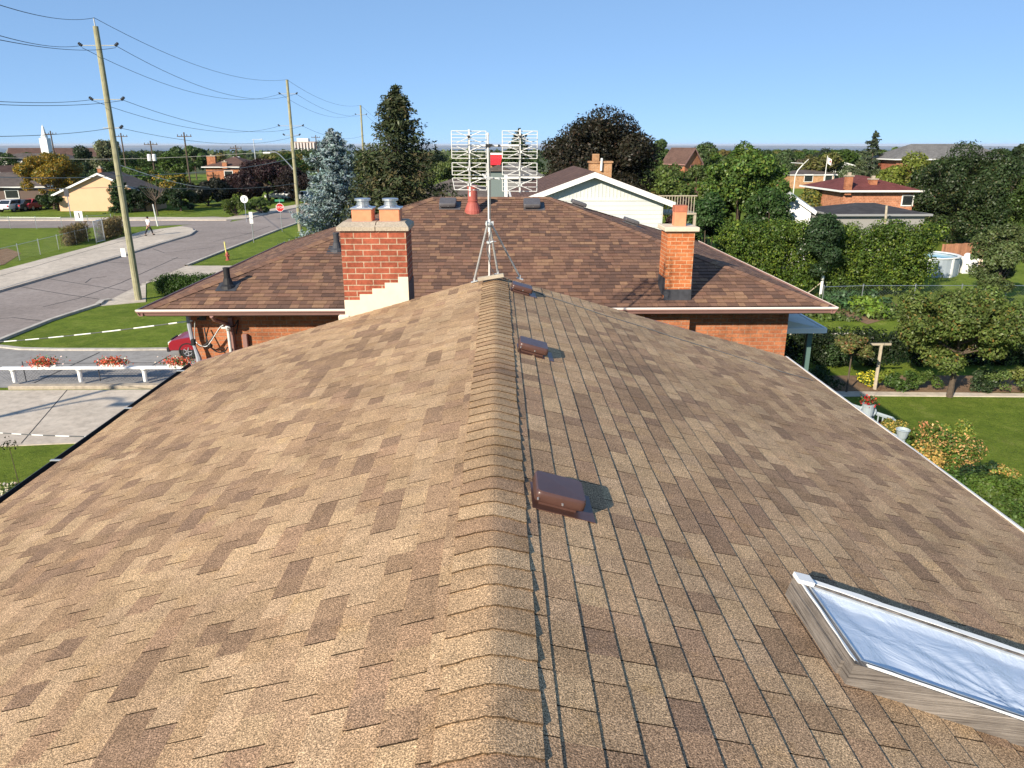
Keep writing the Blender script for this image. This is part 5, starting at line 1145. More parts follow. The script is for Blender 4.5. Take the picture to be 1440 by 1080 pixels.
def broad(name, label, cat, base, h, r, col, leaf=.12, n=9000, crown0=.25, lobes=34, lr=.30, trunk=.16, alt=None, altf=0.0, altmode='rand', group=None, sq=1.0, ry=None, lean=0, top=None, shell=.72, ztop=None, m=None, holes=0, down=.25):
    """round-headed tree: crown as many leaf lobes round limbs"""
    x0, y0, z0 = base; root = thing(name, label, cat, base, group); ry = ry or r
    zc0, zc1 = h*crown0, h; hc = (zc1-zc0)/2; zc = (zc0+zc1)/2
    d = unit(lobes); d[:, 2] = np.abs(d[:, 2])*np.where(rng.uniform(size=lobes) < down, -1, 1); rr = rng.uniform(.35, .80, (lobes, 1))**.7
    L = d*rr; L[:, 0] *= r; L[:, 1] *= ry; L[:, 2] *= hc*(sq); L[:, 0] += lean*(L[:, 2]/hc+1)*.5; L[:, 2] += zc
    R = lr*min(r, hc*1.3)*rng.uniform(.7, 1.25, lobes)
    if lobes > 20 and trunk:                     # stray shoots that break the outline
        k_ = rng.choice(lobes, lobes//4, replace=False); f_ = rng.uniform(1.02, 1.17, (len(k_), 1)); L[k_] = np.array([0, 0, zc])+(L[k_]-np.array([0, 0, zc]))*f_; R[k_] *= rng.uniform(.42, .7, len(k_)); L[k_, 2] = np.minimum(L[k_, 2], h-R[k_]*.4)
    w = R**2; idx = rng.choice(lobes, n, p=w/w.sum()); u = unit(n); q = rng.uniform(0, 1, n); rad = R[idx]*(shell+(1-shell)*q**.5)*(1+.13*rng.normal(size=n))
    P = L[idx]+u*rad[:, None]*np.array([1.1, 1.1, .85])
    keep = np.ones(n, bool)
    if holes: 
        hcn = rng.normal(size=(holes, 3))*np.array([r*.5, ry*.5, hc*.5])+np.array([0, 0, zc]); 
        for c_ in hcn: keep &= np.linalg.norm(P-c_, axis=1) > r*.13
    P = P[keep]; idx = idx[keep]; u = u[keep]; n = len(P)
    nr_ = u*.8+rng.normal(size=(n, 3))*.55+np.array([0, 0, .35])
    lob = rng.uniform(.82, 1.2, lobes)[idx]; cols = varc(n, col, .2, lob)
    if alt is not None:
        if altmode == 'top': pr = np.clip((P[:, 2]-zc0)/(zc1-zc0)*1.5-.35, 0, 1)*altf*2
        elif altmode == 'lobe': pr = (rng.uniform(size=lobes) < altf)[idx]*.75
        else: pr = np.full(n, altf)
        mk = rng.uniform(size=n) < pr; cols[mk] = varc(mk.sum(), alt, .25)
    P[:, 0] += x0; P[:, 1] += y0; P[:, 2] += z0
    leaves('crown', P, nr_, leaf*rng.uniform(.7, 1.35, n), cols, m or m_leaf, root, base)
    if trunk:
        t = MB(); b = Vector(base); top_ = b+Vector((lean*.4, 0, zc*.95)); mid = b+Vector((rnd.uniform(-.1, .1)*r*.3, rnd.uniform(-.1, .1)*r*.3, zc0))
        t.tube(catm([b-Vector((0, 0, .2)), b+Vector((0, 0, zc0*.4)), mid, top_]), [trunk*1.25, trunk*1.1] + [trunk]*4 + [trunk*.95]*6 + [trunk*(.9-.1*k) for k in range(7)], 8) if False else t.tube([b-Vector((0, 0, .2)), b+Vector((0, 0, zc0*.5)), mid, mid.lerp(top_, .5), top_], [trunk*1.35, trunk, trunk*.85, trunk*.6, trunk*.25], 8)
        for k in rng.choice(lobes, min(12, lobes), replace=False):
            e = b+Vector(L[k]); s_ = mid.lerp(top_, rnd.uniform(.0, .7)); t.tube([s_, s_.lerp(e, .5)+Vector((0, 0, -.04*r)), e], [trunk*.45, trunk*.28, trunk*.08], 5)
        t.build('trunk', m_bark, root)
    return root
def conifer(name, label, base, h, r, col, n=9000, leaf=.2, droop=.25, rag=.25, low=.03, alt=None, altf=0, group=None, trunk=.16, power=.9, skew=0):
    x0, y0, z0 = base; root = thing(name, label, 'tree', base, group); nb = int(90+n/120); per = max(8, n//nb)
    t = rng.uniform(0, 1, nb)**.85*.98; t.sort(); az = np.arange(nb)*2.399+rng.normal(size=nb)*.3; Rb = r*((1-t)**power)*(1-rag*rng.uniform(size=nb)**1.5)+.05*r
    Rb *= 1+.12*np.sin(az*2+skew)*1.0; Rb *= np.array([max(.45, 1+.75*noise.noise(Vector((math.cos(q)*1.3+x0, math.sin(q)*1.3, w*5.5+y0)))) for q, w in zip(az, t)])
    zb = h*(low+(1-low)*t); PP = []; NN = []; CC = []
    for k in range(nb):
        m_ = max(6, int(per*(Rb[k]/r+.12)*1.6)); s_ = rng.uniform(.12, 1, m_)**.75; dirn = np.array([math.cos(az[k]), math.sin(az[k]), 0]); side = np.array([-dirn[1], dirn[0], 0])
        wdt = .30*Rb[k]*(1.05-s_)+.04*r; lat = rng.normal(size=m_)*wdt*.6
        z = zb[k]-droop*Rb[k]*s_+.18*Rb[k]*s_**3-np.abs(rng.normal(size=m_))*.10*r*(.4+.6*(1-t[k]))*.8
        p = dirn[None]*(Rb[k]*s_)[:, None]+side[None]*lat[:, None]; p[:, 2] = z; PP.append(p)
        nn = np.tile(np.array([0, 0, .8]), (m_, 1))+dirn[None]*.5+rng.normal(size=(m_, 3))*.5; NN.append(nn)
        CC.append(varc(m_, col, .2)*rng.uniform(.8, 1.2) if not (alt is not None and rng.uniform() < altf) else varc(m_, alt, .2))
    m_ = int(60+n*.01); z = rng.uniform(.9, 1.0, m_)*h; p = rng.normal(size=(m_, 3))*.02*r; p[:, 2] = z; PP.append(p); NN.append(rng.normal(size=(m_, 3))+np.array([1, 0, 0])); CC.append(varc(m_, col, .2))
    P = np.concatenate(PP); Nn = np.concatenate(NN); Cc = np.concatenate(CC); P += np.array(base)
    leaves('crown', P, Nn, leaf*rng.uniform(.6, 1.4, len(P)), Cc, m_needle, root, base, asp=.38, bend=.1)
    tb = MB(); b = Vector(base); tb.tube([b-Vector((0, 0, .2)), b+Vector((0, 0, h*.5)), b+Vector((0, 0, h*.98))], [trunk, trunk*.6, .02], 7)
    for k in range(0, nb, 3): 
        e = b+Vector((math.cos(az[k])*Rb[k]*.8, math.sin(az[k])*Rb[k]*.8, zb[k]-droop*Rb[k]*.8)); tb.tube([b+Vector((0, 0, zb[k])), e], [.03, .01], 4)
    tb.build('trunk', m_bark, root); return root
def mass(name, label, cat, box, n, col, leaf, alt=None, altf=.0, bumps=26, kind=None, group=None, blob=.5, flat=.85, parent=None):
    """hedge or low planting: leaves over a bumpy box (x0,x1,y0,y1,h)"""
    x0, x1, y0, y1, h = box; nb = bumps; c = np.stack([rng.uniform(x0+blob*.6, x1-blob*.6, nb), rng.uniform(y0+min(blob, (y1-y0)*.45), y1-min(blob, (y1-y0)*.45), nb), rng.uniform(.15*h, h-blob*.75, nb)], 1)
    R = blob*rng.uniform(.75, 1.25, nb); idx = rng.integers(0, nb, n); u = unit(n); P = c[idx]+u*(R[idx]*(.8+.25*rng.uniform(size=n)))[:, None]; P[:, 2] = np.clip(P[:, 2], .02, h*1.12)
    cols = varc(n, col, .2, rng.uniform(.85, 1.18, nb)[idx])
    if alt is not None: mk = rng.uniform(size=n) < altf*2*(np.sin(idx*1.7) > 0); cols[mk] = varc(mk.sum(), alt, .2)
    org = ((x0+x1)/2, (y0+y1)/2, 0)
    o = leaves(name, P, u*.9+rng.normal(size=(n, 3))*.5+np.array([0, 0, .3]), leaf*rng.uniform(.7, 1.35, n), cols, m_leaf, parent, org)
    return tag(o, label, cat, group, kind)
G1 = (.050, .085, .014); G2 = (.075, .115, .018); G3 = (.034, .060, .014); DK = (.020, .034, .016); YL = (.19, .20, .035); PUR = (.036, .017, .018)
def gy(px, Y): return atY(px, 300, Y).x
def T(px, top, Y, wpx, label, col, kind='b', **kw):
    """tree by its centre column, top row, distance and width in the photograph"""
    x = atY(px, top, Y).x; zb = terr(x, Y); h = relz(top, Y)-zb; r = wpx/2/FPX*math.hypot(Y, (H-h)*.3)*.98
    if kind == 'b': return broad('broadleaf_tree', label, 'tree', (x, Y, zb), h, r*.88, col, **kw)
    return conifer('spruce_tree', label, (x, Y, zb), h, r, col, **kw)

# big trees behind the brown roof
T(465, 181, 56, 142, 'silvery blue spruce left of the brown roof', (.16, .21, .215), 'c', n=34000, leaf=.24, droop=.12, rag=.45, low=.0, power=.72, trunk=.2)
T(556, 121, 38, 325, 'very tall dark spruce behind the left part of the brown roof', (.040, .050, .022), 'c', n=58000, leaf=.20, droop=.34, rag=.6, low=.0, power=.86, skew=1.2, alt=(.075, .065, .030), altf=.14, trunk=.25)
T(730, 181, 82, 72, 'dark narrow conifer behind the right antenna bay', (.035, .055, .02), 'c', n=9000, leaf=.3, power=.6, low=.0)
T(840, 147, 62, 200, 'huge near-black purple maple behind the white gable', (.023, .022, .013), n=76000, leaf=.20, lobes=110, lr=.22, crown0=.08, trunk=.35, holes=5, down=.45, alt=(.036, .024, .014), altf=.2)
T(1050, 190, 55, 158, 'large bright-green loose tree left of the red-roofed house', (.062, .110, .022), n=36000, leaf=.22, lobes=110, lr=.17, crown0=.0, trunk=.25, alt=(.11, .15, .025), altf=.25, sq=1.0, down=.48)
T(1090, 262, 50, 90, 'lower dark green branches beside the white shed', (.036, .07, .018), n=10000, leaf=.2, lobes=26, crown0=.05, trunk=.14)
T(948, 232, 60, 90, 'yellow-green bushy tree between the black maple and the large green tree', (.085, .12, .028), n=11000, leaf=.24, lobes=30, crown0=.05, trunk=.15, alt=(.14, .10, .04), altf=.2, altmode='lobe')
T(965, 262, 48, 52, 'small purple plum tree behind the right chimney flue', (.040, .022, .020), n=7000, leaf=.17, lobes=18, crown0=.1, trunk=.1)
T(1000, 262, 46, 80, 'dark green low tree behind the roof edge left of the hedge', (.035, .07, .02), n=12000, leaf=.17, lobes=28, crown0=.03, trunk=.12)
T(1366, 203, 66, 196, 'huge round dark-green tree at the right of the red-roofed house', (.032, .052, .018), n=62000, leaf=.19, lobes=110, lr=.19, crown0=.0, trunk=.35, alt=(.08, .08, .03), altf=.06, down=.5)
T(1282, 212, 80, 96, 'yellow-green round tree above the red roof', (.13, .155, .028), n=12000, leaf=.3, lobes=34, crown0=.1)
T(1232, 184, 110, 50, 'thin spruce on the skyline above the red roof', (.045, .06, .035), 'c', n=6000, leaf=.38, rag=.6, power=.6)
T(1212, 222, 95, 90, 'grey-green shrubby trees left of the skyline spruce', (.075, .095, .045), n=12000, leaf=.3, lobes=40, crown0=.0, lr=.22)
T(1475, 230, 62, 130, 'green tree leaning in from the right edge beside the huge round tree', (.045, .075, .018), n=16000, leaf=.2, lobes=50, lr=.22, crown0=0)
T(1436, 198, 90, 44, 'dark tree cut by the right edge on the skyline', (.030, .045, .02), n=9000, leaf=.3, lobes=24)
T(1155, 252, 72, 80, 'yellow-leaved orchard tree below the flagpole', (.17, .16, .035), n=12000, leaf=.22, lobes=34, crown0=.0, lr=.24, alt=(.07, .10, .03), altf=.35)
T(1172, 300, 52, 66, 'dark green bush left of the charcoal garage', (.035, .065, .02), n=8000, leaf=.18, lobes=20, crown0=.0)
T(1162, 209, 175, 34, 'dark dome-shaped tree behind the flagpole', (.030, .042, .025), n=4000, leaf=.5, lobes=16, lr=.4)
T(1137, 220, 170, 46, 'reddish-grey spreading tree above the school', (.085, .07, .05), n=5000, leaf=.5, lobes=18, crown0=.1)
T(1138, 206, 210, 18, 'small green tree top left of the dark dome-shaped tree', (.05, .09, .03), n=2500, leaf=.55, lobes=10)
T(1422, 310, 39, 100, 'round grey-green bush at the right edge behind the wire fence', (.075, .10, .035), n=16000, leaf=.13, lobes=40, crown0=.1, trunk=.13, lr=.25)
# fruit tree and little trees in the garden
q = atZ(1335, 558)
broad('apple_tree', 'spreading apple tree with a leaning trunk beside the garden path', 'tree', (q.x, q.y, 0), zat(408, q.y)+.1, 2.2, (.085, .115, .028), leaf=.10, n=30000, crown0=.27, lobes=60, lr=.24, trunk=.09, alt=(.16, .11, .03), altf=.05, lean=-.15)
q = atZ(1190, 552); broad('young_tree', 'thin young tree with a small crown left of the clothesline post', 'tree', (q.x, q.y, 0), zat(474, q.y), .75, (.09, .10, .03), leaf=.10, n=3500, crown0=.6, lobes=20, trunk=.03, alt=(.2, .11, .05), altf=.15)
q = atZ(1268, 548); 
# planting in the shaded bed
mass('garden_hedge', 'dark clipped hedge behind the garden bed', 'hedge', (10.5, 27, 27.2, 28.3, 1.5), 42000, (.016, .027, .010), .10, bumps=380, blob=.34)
for (px, py, hh, rr, cl, lb) in ((1216, 543, .35, .34, (.55, .48, .04), 'bright yellow-flowering bush left of the clothesline post'), (1243, 547, .5, .35, (.16, .20, .03), 'yellow-green perennial right of the clothesline post'), (1265, 549, .45, .6, (.05, .09, .02), 'low green perennial clump in the bed, right of the clothesline post'),
                            (1298, 549, .5, .6, (.07, .11, .025), 'green perennial clump left of the apple trunk'), (1380, 550, .4, .5, (.03, .05, .02), 'dark low clump right of the apple trunk'), (1402, 551, .6, .8, (.09, .13, .035), 'broad leafy clump in the bed near the right edge'), (1436, 551, .65, .6, (.14, .16, .04), 'yellowish clump in the bed at the right edge'),
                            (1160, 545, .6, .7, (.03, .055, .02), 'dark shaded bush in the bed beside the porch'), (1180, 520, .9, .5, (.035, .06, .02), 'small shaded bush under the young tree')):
    q = atZ(px, py); broad('garden_plant', lb, 'plant', (q.x, q.y, 0), hh+.25, rr, cl, leaf=.075, n=1700, crown0=.0, lobes=14, lr=.36, trunk=0, alt=(.05, .09, .02) if 'yellow-flower' in lb else None, altf=.5 if 'yellow-flower' in lb else 0)
# vegetable plants: rows of leafy plants
k = 0
for i, (px, py) in enumerate([(1160, 424), (1172, 424), (1184, 424), (1197, 424), (1210, 424), (1223, 426), (1166, 429), (1178, 430), (1190, 431), (1203, 431), (1216, 432), (1230, 433), (1180, 436), (1192, 438), (1206, 439), (1219, 441), (1232, 441), (1245, 437), (1222, 448), (1236, 448)]):
    q = atZ(px, py); yl = i in (9, 10, 11, 14, 15, 16, 18, 19)
    o = broad('vegetable_plant', 'yellow-green leafy vegetable plant on the bare-soil side of the patch' if yl else 'blue-green leafy vegetable plant at the back and left of the patch', 'vegetable', (q.x, q.y, 0), .45+.2*rnd.random(), .42, (.13, .20, .03) if yl else (.05, .10, .04), leaf=.2, n=160, crown0=.0, lobes=7, lr=.5, trunk=0, group='bright vegetable plants' if yl else 'dark vegetable plants')
# tall hedge
hx0, hx1 = atY(1018, 340, 41).x, atY(1322, 340, 41).x
mass('tall_hedge', 'tall overgrown green hedge running behind the vegetable garden', 'hedge', (hx0, hx1+.4, 40.6, 43.4, 4.25), 90000, (.055, .092, .016), .12, alt=(.12, .165, .022), altf=.28, bumps=760, blob=.42)
broad('cypress', 'narrow dark upright bush standing in the middle of the tall hedge', 'bush', (gy(1160, 41), 40.9, 0), relz(292, 41), 1.0, (.03, .055, .022), leaf=.14, n=9000, crown0=0, lobes=30, lr=.4, trunk=0)
mass('wild_growth', 'long rough grass and weeds along the foot of the tall hedge', 'grass', (hx0+3, hx1+14, 34.9, 38.2, .5), 9000, (.075, .11, .03), .16, bumps=160, blob=.35, kind='stuff')
# near bushes by the right eave
for (px, top, Y, rr, cl, al, af, lb) in ((1330, 596, 15.6, .85, (.075, .125, .022), (.50, .30, .12), .3, 'bushy shrub with peach and yellow leaf tips in the middle of the eave bushes'), (1352, 575, 17.0, .42, (.11, .17, .03), (.3, .28, .06), .3, 'feathery light-green sapling rising behind the eave bushes'),
        (1290, 620, 15.2, .7, (.075, .125, .022), (.45, .30, .09), .2, 'rounded green shrub just right of the white pots'), (1345, 665, 13.4, .85, (.065, .115, .022), (.45, .28, .10), .15, 'dark green cedar-like shrub touching the right eave'), (1392, 650, 14.2, .55, (.022, .045, .018), None, 0, 'narrow blue-dark shrub in the gap between the eave bushes'),
        (1425, 668, 13.2, .8, (.072, .115, .022), None, 0, 'lime-green rounded shrub at the right edge of the lawn'), (1413, 636, 14.0, .34, (.12, .17, .03), (.5, .3, .1), .35, 'thin sprig with yellow leaves above the lime-green shrub'), (1438, 700, 12.2, .6, (.065, .105, .022), None, 0, 'lime-green shrub in the lower right corner by the eave'),
        (1262, 583, 16.4, .4, (.10, .12, .03), (.45, .32, .08), .35, 'yellow-leaved small bush beside the dark red flowers'), (1254, 580, 17.4, .33, (.10, .015, .02), (.03, .05, .02), .4, 'dark red flowering plant beside the white railing'), (1301, 592, 16.2, .3, (.10, .13, .03), (.48, .22, .10), .4, 'small orange-tipped shrub left of the feathery sapling')):
    x = atY(px, top, Y).x; h = relz(top, Y); broad('shrub', lb, 'shrub', (x, Y, 0), h, rr, cl, leaf=.058 if rr > .5 else .045, n=int(26000*rr), crown0=.0, lobes=int(34*rr+10), lr=.34, trunk=.03, alt=al, altf=af, altmode='lobe' if af < .3 else 'rand')
# grass tufts of texture on the lawns: left for the material; a few weeds at lower left
q = atY(12, 690, 13.2)
for (px, top, Y, rr, lb, al) in ((16, 668, 12.6, .75, 'variegated pale-leaved shrub in the lower left corner by the black gutter', (.55, .48, .38)), (48, 668, 13.6, .35, 'small green shrub touching the black gutter', (.4, .4, .25))):
    x = atY(px, top, Y).x; broad('shrub', lb, 'shrub', (x, Y, 0), relz(top, Y), rr, (.07, .11, .03), leaf=.075, n=6000, crown0=0, lobes=24, lr=.36, trunk=.03, alt=al, altf=.4)
x = atY(12, 622, 13.0).x; root = thing('tall_weed', 'single tall thin weed with a dark seed head at lower left', 'plant', (x, 13, 0)); mb = MB(); zt = relz(620, 13); mb.tube([(x, 13, 0), (x+.03, 13, zt*.6), (x-.01, 13, zt)], [.012, .009, .005], 5); mb.build('stem', m_bark, root)
P = np.array([[x, 13, zt]])+rng.normal(size=(50, 3))*np.array([.07, .07, .05]); leaves('seed_head', P, unit(50), np.full(50, .05), varc(50, (.04, .05, .03)), m_leaf, root, (x, 13, 0))
# box hedge by the drive
a, b_, c_ = atZ(206, 420), atZ(300, 418), atZ(208, 398)
mass('box_hedge', 'clipped dark box hedge beside the pale pavement and the wooden pole', 'hedge', (a.x+.1, b_.x, a.y+.5, a.y+2.6, 1.1), 26000, (.040, .075, .014), .08, bumps=520, blob=.24)
# left-hand trees
T(62, 214, 103, 100, 'orange and yellow maple in front of the church', (.26, .165, .022), n=30000, leaf=.22, lobes=80, lr=.19, crown0=.12, trunk=.16, alt=(.07, .09, .025), altf=.30, sq=1.0)
T(78, 268, 101, 60, 'shaded green lower growth beside the orange maple trunk', (.03, .05, .015), n=6000, leaf=.25, lobes=20, crown0=.12)
T(117, 208, 150, 62, 'dark broad tree behind the orange maple', (.028, .045, .02), n=9000, leaf=.4, lobes=30, crown0=.0)
T(152, 196, 150, 56, 'grey-green airy willow behind the nearest pole', (.11, .12, .065), n=9000, leaf=.4, lobes=30, crown0=.0)
T(118, 235, 128, 60, 'dark green tree above the peach house roof', (.03, .055, .02), n=8000, leaf=.35, lobes=26, crown0=0)
T(196, 232, 125, 80, 'rounded mid-green tree right of the nearest pole', (.055, .095, .02), n=12000, leaf=.34, lobes=34, crown0=0, alt=(.14, .13, .03), altf=.2, altmode='lobe')
T(236, 244, 112, 60, 'green tree with a yellow autumn patch near the street', (.05, .085, .02), n=9000, leaf=.3, lobes=26, crown0=0, alt=(.25, .18, .03), altf=.4, altmode='lobe')
T(165, 250, 98, 44, 'dark columnar cedar in front of the peach house', (.028, .055, .018), 'c', n=9000, leaf=.26, low=.0, power=.5, rag=.5)
T(200, 262, 100, 60, 'dark shaded tree right of the nearest pole at the far kerb', (.02, .035, .015), n=8000, leaf=.28, lobes=22, crown0=0)
T(270, 199, 190, 44, 'rounded green tree standing above the roofs', (.06, .10, .03), n=6000, leaf=.5, lobes=24, crown0=.2)
T(243, 205, 180, 50, 'green tree left of the rounded one above the roofs', (.055, .09, .028), n=6000, leaf=.5, lobes=24, crown0=.0)
T(290, 252, 108, 90, 'dark purple tree below the orange brick house', (.020, .022, .014), n=14000, leaf=.3, lobes=36, crown0=.0)
T(250, 262, 100, 70, 'very dark green tree at the street bend', (.018, .032, .012), n=10000, leaf=.28, lobes=28, crown0=.05)
T(335, 246, 112, 80, 'dark copper beech in front of the orange brick house', (.030, .016, .016), n=14000, leaf=.3, lobes=36, crown0=.05)
T(372, 222, 118, 86, 'broad copper-purple tree left of the second pole', (.032, .016, .017), n=18000, leaf=.3, lobes=40, crown0=.12)
T(412, 232, 112, 54, 'dark purple-brown tree behind the second pole', (.026, .018, .016), n=10000, leaf=.3, lobes=26, crown0=.1)
T(390, 211, 240, 60, 'olive-green tree row piece left of the tower block', (.10, .11, .03), n=5000, leaf=.6, lobes=26, crown0=.0)
T(430, 209, 260, 56, 'green tree in front of the tower block', (.06, .09, .03), n=5000, leaf=.6, lobes=26, crown0=.0)
T(620, 212, 95, 56, 'light green tree right of the big spruce', (.09, .12, .035), n=8000, leaf=.3, lobes=26, crown0=.0)
T(664, 216, 130, 60, 'olive tree seen through the left antenna bay', (.07, .09, .03), n=8000, leaf=.4, lobes=26, crown0=.0)
T(498, 220, 120, 60, 'olive tree between the two spruces', (.08, .09, .03), n=6000, leaf=.35, lobes=22, crown0=.0)
T(328, 276, 92, 40, 'round yellow-green shrub at the street corner', (.07, .10, .02), n=4000, leaf=.2, lobes=16, crown0=.0)
T(365, 279, 96, 52, 'low clipped green bush by the far driveway', (.05, .08, .02), n=4000, leaf=.2, lobes=16, crown0=.0)
T(940, 218, 98, 60, 'green tree hiding the left side of the brown pyramid-roofed house', (.07, .10, .025), n=7000, leaf=.3, lobes=26, crown0=0)
T(983, 224, 100, 44, 'reddish-tinged green tree right of the brown pyramid-roofed house', (.06, .085, .025), n=6000, leaf=.3, lobes=22, crown0=0)
T(925, 196, 150, 50, 'green tree on the skyline right of the black maple', (.06, .10, .03), n=6000, leaf=.45, lobes=24, crown0=.0)
T(990, 203, 140, 70, 'mixed green tree on the skyline behind the brown pyramid roof', (.06, .09, .03), n=8000, leaf=.45, lobes=28, crown0=.0)
T(1112, 214, 190, 60, 'distant green tree between the large green tree and the flagpole', (.055, .085, .03), n=5000, leaf=.5, lobes=24, crown0=0)
T(1255, 202, 150, 50, 'pale green treetop left of the long grey roof', (.08, .12, .03), n=5000, leaf=.45, lobes=22, crown0=.0)
# leafless little tree
q = atZ(222, 303); root = thing('bare_tree', 'small pale leafless tree by the far kerb', 'tree', (q.x, q.y, 0)); mb = MB(); b = Vector((q.x, q.y, 0)); mb.tube([b, b+Vector((-.1, 0, 1.2)), b+Vector((0, 0, 2.2))], [.12, .10, .08], 6)
for k in range(14): a_ = rnd.uniform(0, 6.28); e = b+Vector((1.6*math.cos(a_), 1.2*math.sin(a_), rnd.uniform(3.2, 4.8))); mb.tube([b+Vector((0, 0, rnd.uniform(1.5, 2.2))), b.lerp(e, .55)+Vector((0, 0, .5)), e], [.05, .03, .012], 4)
mb.build('trunk', m_bark, root)
# brushy vines on the field fence
for (px0, px1, py, hh, lb) in ((96, 120, 341, 1.5, 'brown brushy vines on the field fence left of the gate'), (146, 172, 333, 1.7, 'brown brushy vines on the field fence between the gate and the pole')):
    a, b_ = atZ(px0, py+5), atZ(px1, py-4); n = 2600; t = rng.uniform(size=n); P = np.stack([a.x+(b_.x-a.x)*t, a.y+(b_.y-a.y)*t, rng.uniform(.05, hh, n)], 1)+rng.normal(size=(n, 3))*np.array([.25, .35, .1]); P[:, 2] = np.abs(P[:, 2])
    nr_ = rng.normal(size=(n, 3)); nr_[:, 2] *= .2; tag(leaves('vine_thicket', P, nr_, rng.uniform(.2, .42, n), varc(n, (.13, .10, .05), .35), m_leaf, None, (a.x, a.y, 0), asp=.18), lb, 'bush')

# middle-distance trees of the town, each one its own thing
protos = []
for k, (c_, lb) in enumerate(((G1, 'mid-green'), (G2, 'light green'), (G3, 'dark green'), ((.10, .10, .03), 'olive'), ((.14, .11, .03), 'yellowing'), (DK, 'near-black'))):
    protos.append((broad('town_tree', 'x', 'tree', (0, 0, 0), 9, 4.4, c_, leaf=.62, n=2600, crown0=.08, lobes=26, lr=.32, trunk=.2, group='trees among the distant houses'), lb))
r = random.Random(77); placed = 0; used = set()
zones = [(-78, 118, 100, 'beyond the left houses'), ]
cnt = 0
for i in range(230):
    if i < 150: Y = r.uniform(150, 420); px = r.uniform(-60, 1500)
    else: Y = r.uniform(420, 900); px = r.uniform(-60, 1500)
    x = atY(px, 250, Y).x; z = terr(x, Y)
    topmax = {0: 213}.get(0); lim = 214 if px < 700 else 209
    h = 6.5+5*r.random(); h = min(h, relz(lim+r.uniform(0, 5), Y)-z)
    if h < 3: continue
    p, lb = protos[r.randrange(6) if r.random() < .6 else r.choice([0, 2])]
    side = 'left' if px < 480 else 'middle' if px < 900 else 'right'; dist_ = 'nearer' if Y < 240 else 'distant' if Y < 420 else 'far-off'
    o = copy_tree(p) if lb in used else p; used.add(lb); o.location = (x, Y, z); s_ = h/9; o.scale = (s_*r.uniform(.95, 1.4), s_*r.uniform(.95, 1.3), s_); o.rotation_euler = (0, 0, r.uniform(0, 6.28))
    o['label'] = '%s %s round tree of the town woods in the %s third of the skyline' % (dist_, lb, side); o['group'] = '%s %s town trees, %s' % (dist_, lb, side); cnt += 1
for p, lb in protos:
    if lb not in used: p.location = (60, 300, 0)
# far woodland as one mass over the falling land
n = 60000; rr_ = rng.uniform(620**.5, 3000**.5, n)**2; aa = rng.uniform(R_(-44), R_(44), n); X = rr_*np.sin(aa); Yv = rr_*np.cos(aa)
Z = np.array([terr(a_, b_) for a_, b_ in zip(X, Yv)])+rng.uniform(0, 1, n)*(6.5+rr_*.0006); n_ = rng.normal(size=(n, 3))*.6+np.array([0, -.3, .7])
wcol = varc(n, (.055, .075, .028), .3); leaves('woodland', np.stack([X, Yv, Z], 1), n_, (1.6+rr_*.0042), wcol, m_leaf, None, (0, 0, 0), asp=.8)
tag(bpy.data.objects['woodland'], 'distant woodland between the town and the lake', 'woodland', None, 'stuff')
# far pale roofs on the left lake shore
mbx = MB(); r = random.Random(9)
for k in range(70):
    px = r.uniform(-20, 400); Y = r.uniform(1500, 4300); x = atY(px, 210, Y).x; z = terr(x, Y); s_ = r.uniform(10, 30)*Y/2500; mbx.box((x, Y, z+4+r.random()*6), (s_, s_, 10+r.random()*6))
tag(mbx.build('distant_buildings', mat('pale_far_building', (.62, .62, .60), .8)), 'tiny pale buildings scattered towards the lake shore', 'buildings', None, 'stuff')

# ------------------------------------------------------------------ flowers on the rail
for px, nm in rail_spots:
    x = xat(px, 515, RAILY); root = thing('flower_box', 'orange-red flowers in a box at the %s of the white railing' % {'left': 'left end', 'middle': 'middle', 'right': 'right end'}[nm], 'flower box', (x, RAILY+.12, RAILZ), 'flower boxes on the white railing')
    mb = MB(); mb.box((x, RAILY+.12, RAILZ-.02), (.85, .2, .2), bev=.02); mb.build('planter', m_white, root)
    n = 900; P = rng.normal(size=(n, 3))*np.array([.24, .11, .08])+np.array([x, RAILY+.10, RAILZ+.16]); P[:, 2] = np.maximum(P[:, 2], RAILZ); ff = rng.uniform(size=n); cols = varc(n, (.05, .10, .03)); mk = ff < .62; cols[mk] = varc(mk.sum(), (.50, .09, .05), .25); mk = (ff > .62) & (ff < .7); cols[mk] = varc(mk.sum(), (.85, .6, .5), .1)
    leaves('blossoms', P, rng.normal(size=(n, 3))*.6+np.array([0, -.5, .8]), rng.uniform(.04, .075, n), cols, m_leaf, root, (x, RAILY+.12, RAILZ), asp=.95)
# white garden railing, pedestal urn and pots by the right eave
a, b_ = atY(1186, 566, 17.8), atY(1256, 586, 16.6)
hR = a.z
root = thing('garden_railing', 'pale blue-white garden railing seen just past the right eave', 'railing', (a.x, a.y, 0)); zt = hR
m_pb = mat('pale_blue_paint', (.33, .39, .42), .6)
mb = MB(); mb.cyl((a.x, a.y, zt), (b_.x, b_.y, zt), .05, n=6); mb.cyl((a.x, a.y, zt-.7), (b_.x, b_.y, zt-.7), .04, n=6); mb.build('rails', m_pb, root)
for k in range(12): mb = MB(); q = a.lerp(b_, k/11); mb.cyl((q.x, q.y, zt-.7), (q.x, q.y, zt), .018, n=6); mb.build('baluster', m_pb, root)
for k in (0, 1): mb = MB(); q = a.lerp(b_, k); mb.box((q.x, q.y, zt/2), (.1, .1, zt)); mb.build('post', m_pb, root)
q = atY(1222, 566, 16.9); root = thing('garden_urn', 'pale ornate pedestal urn with red flowers beside the white railing', 'urn', (q.x, q.y, 0)); zt = relz(571, 16.9)
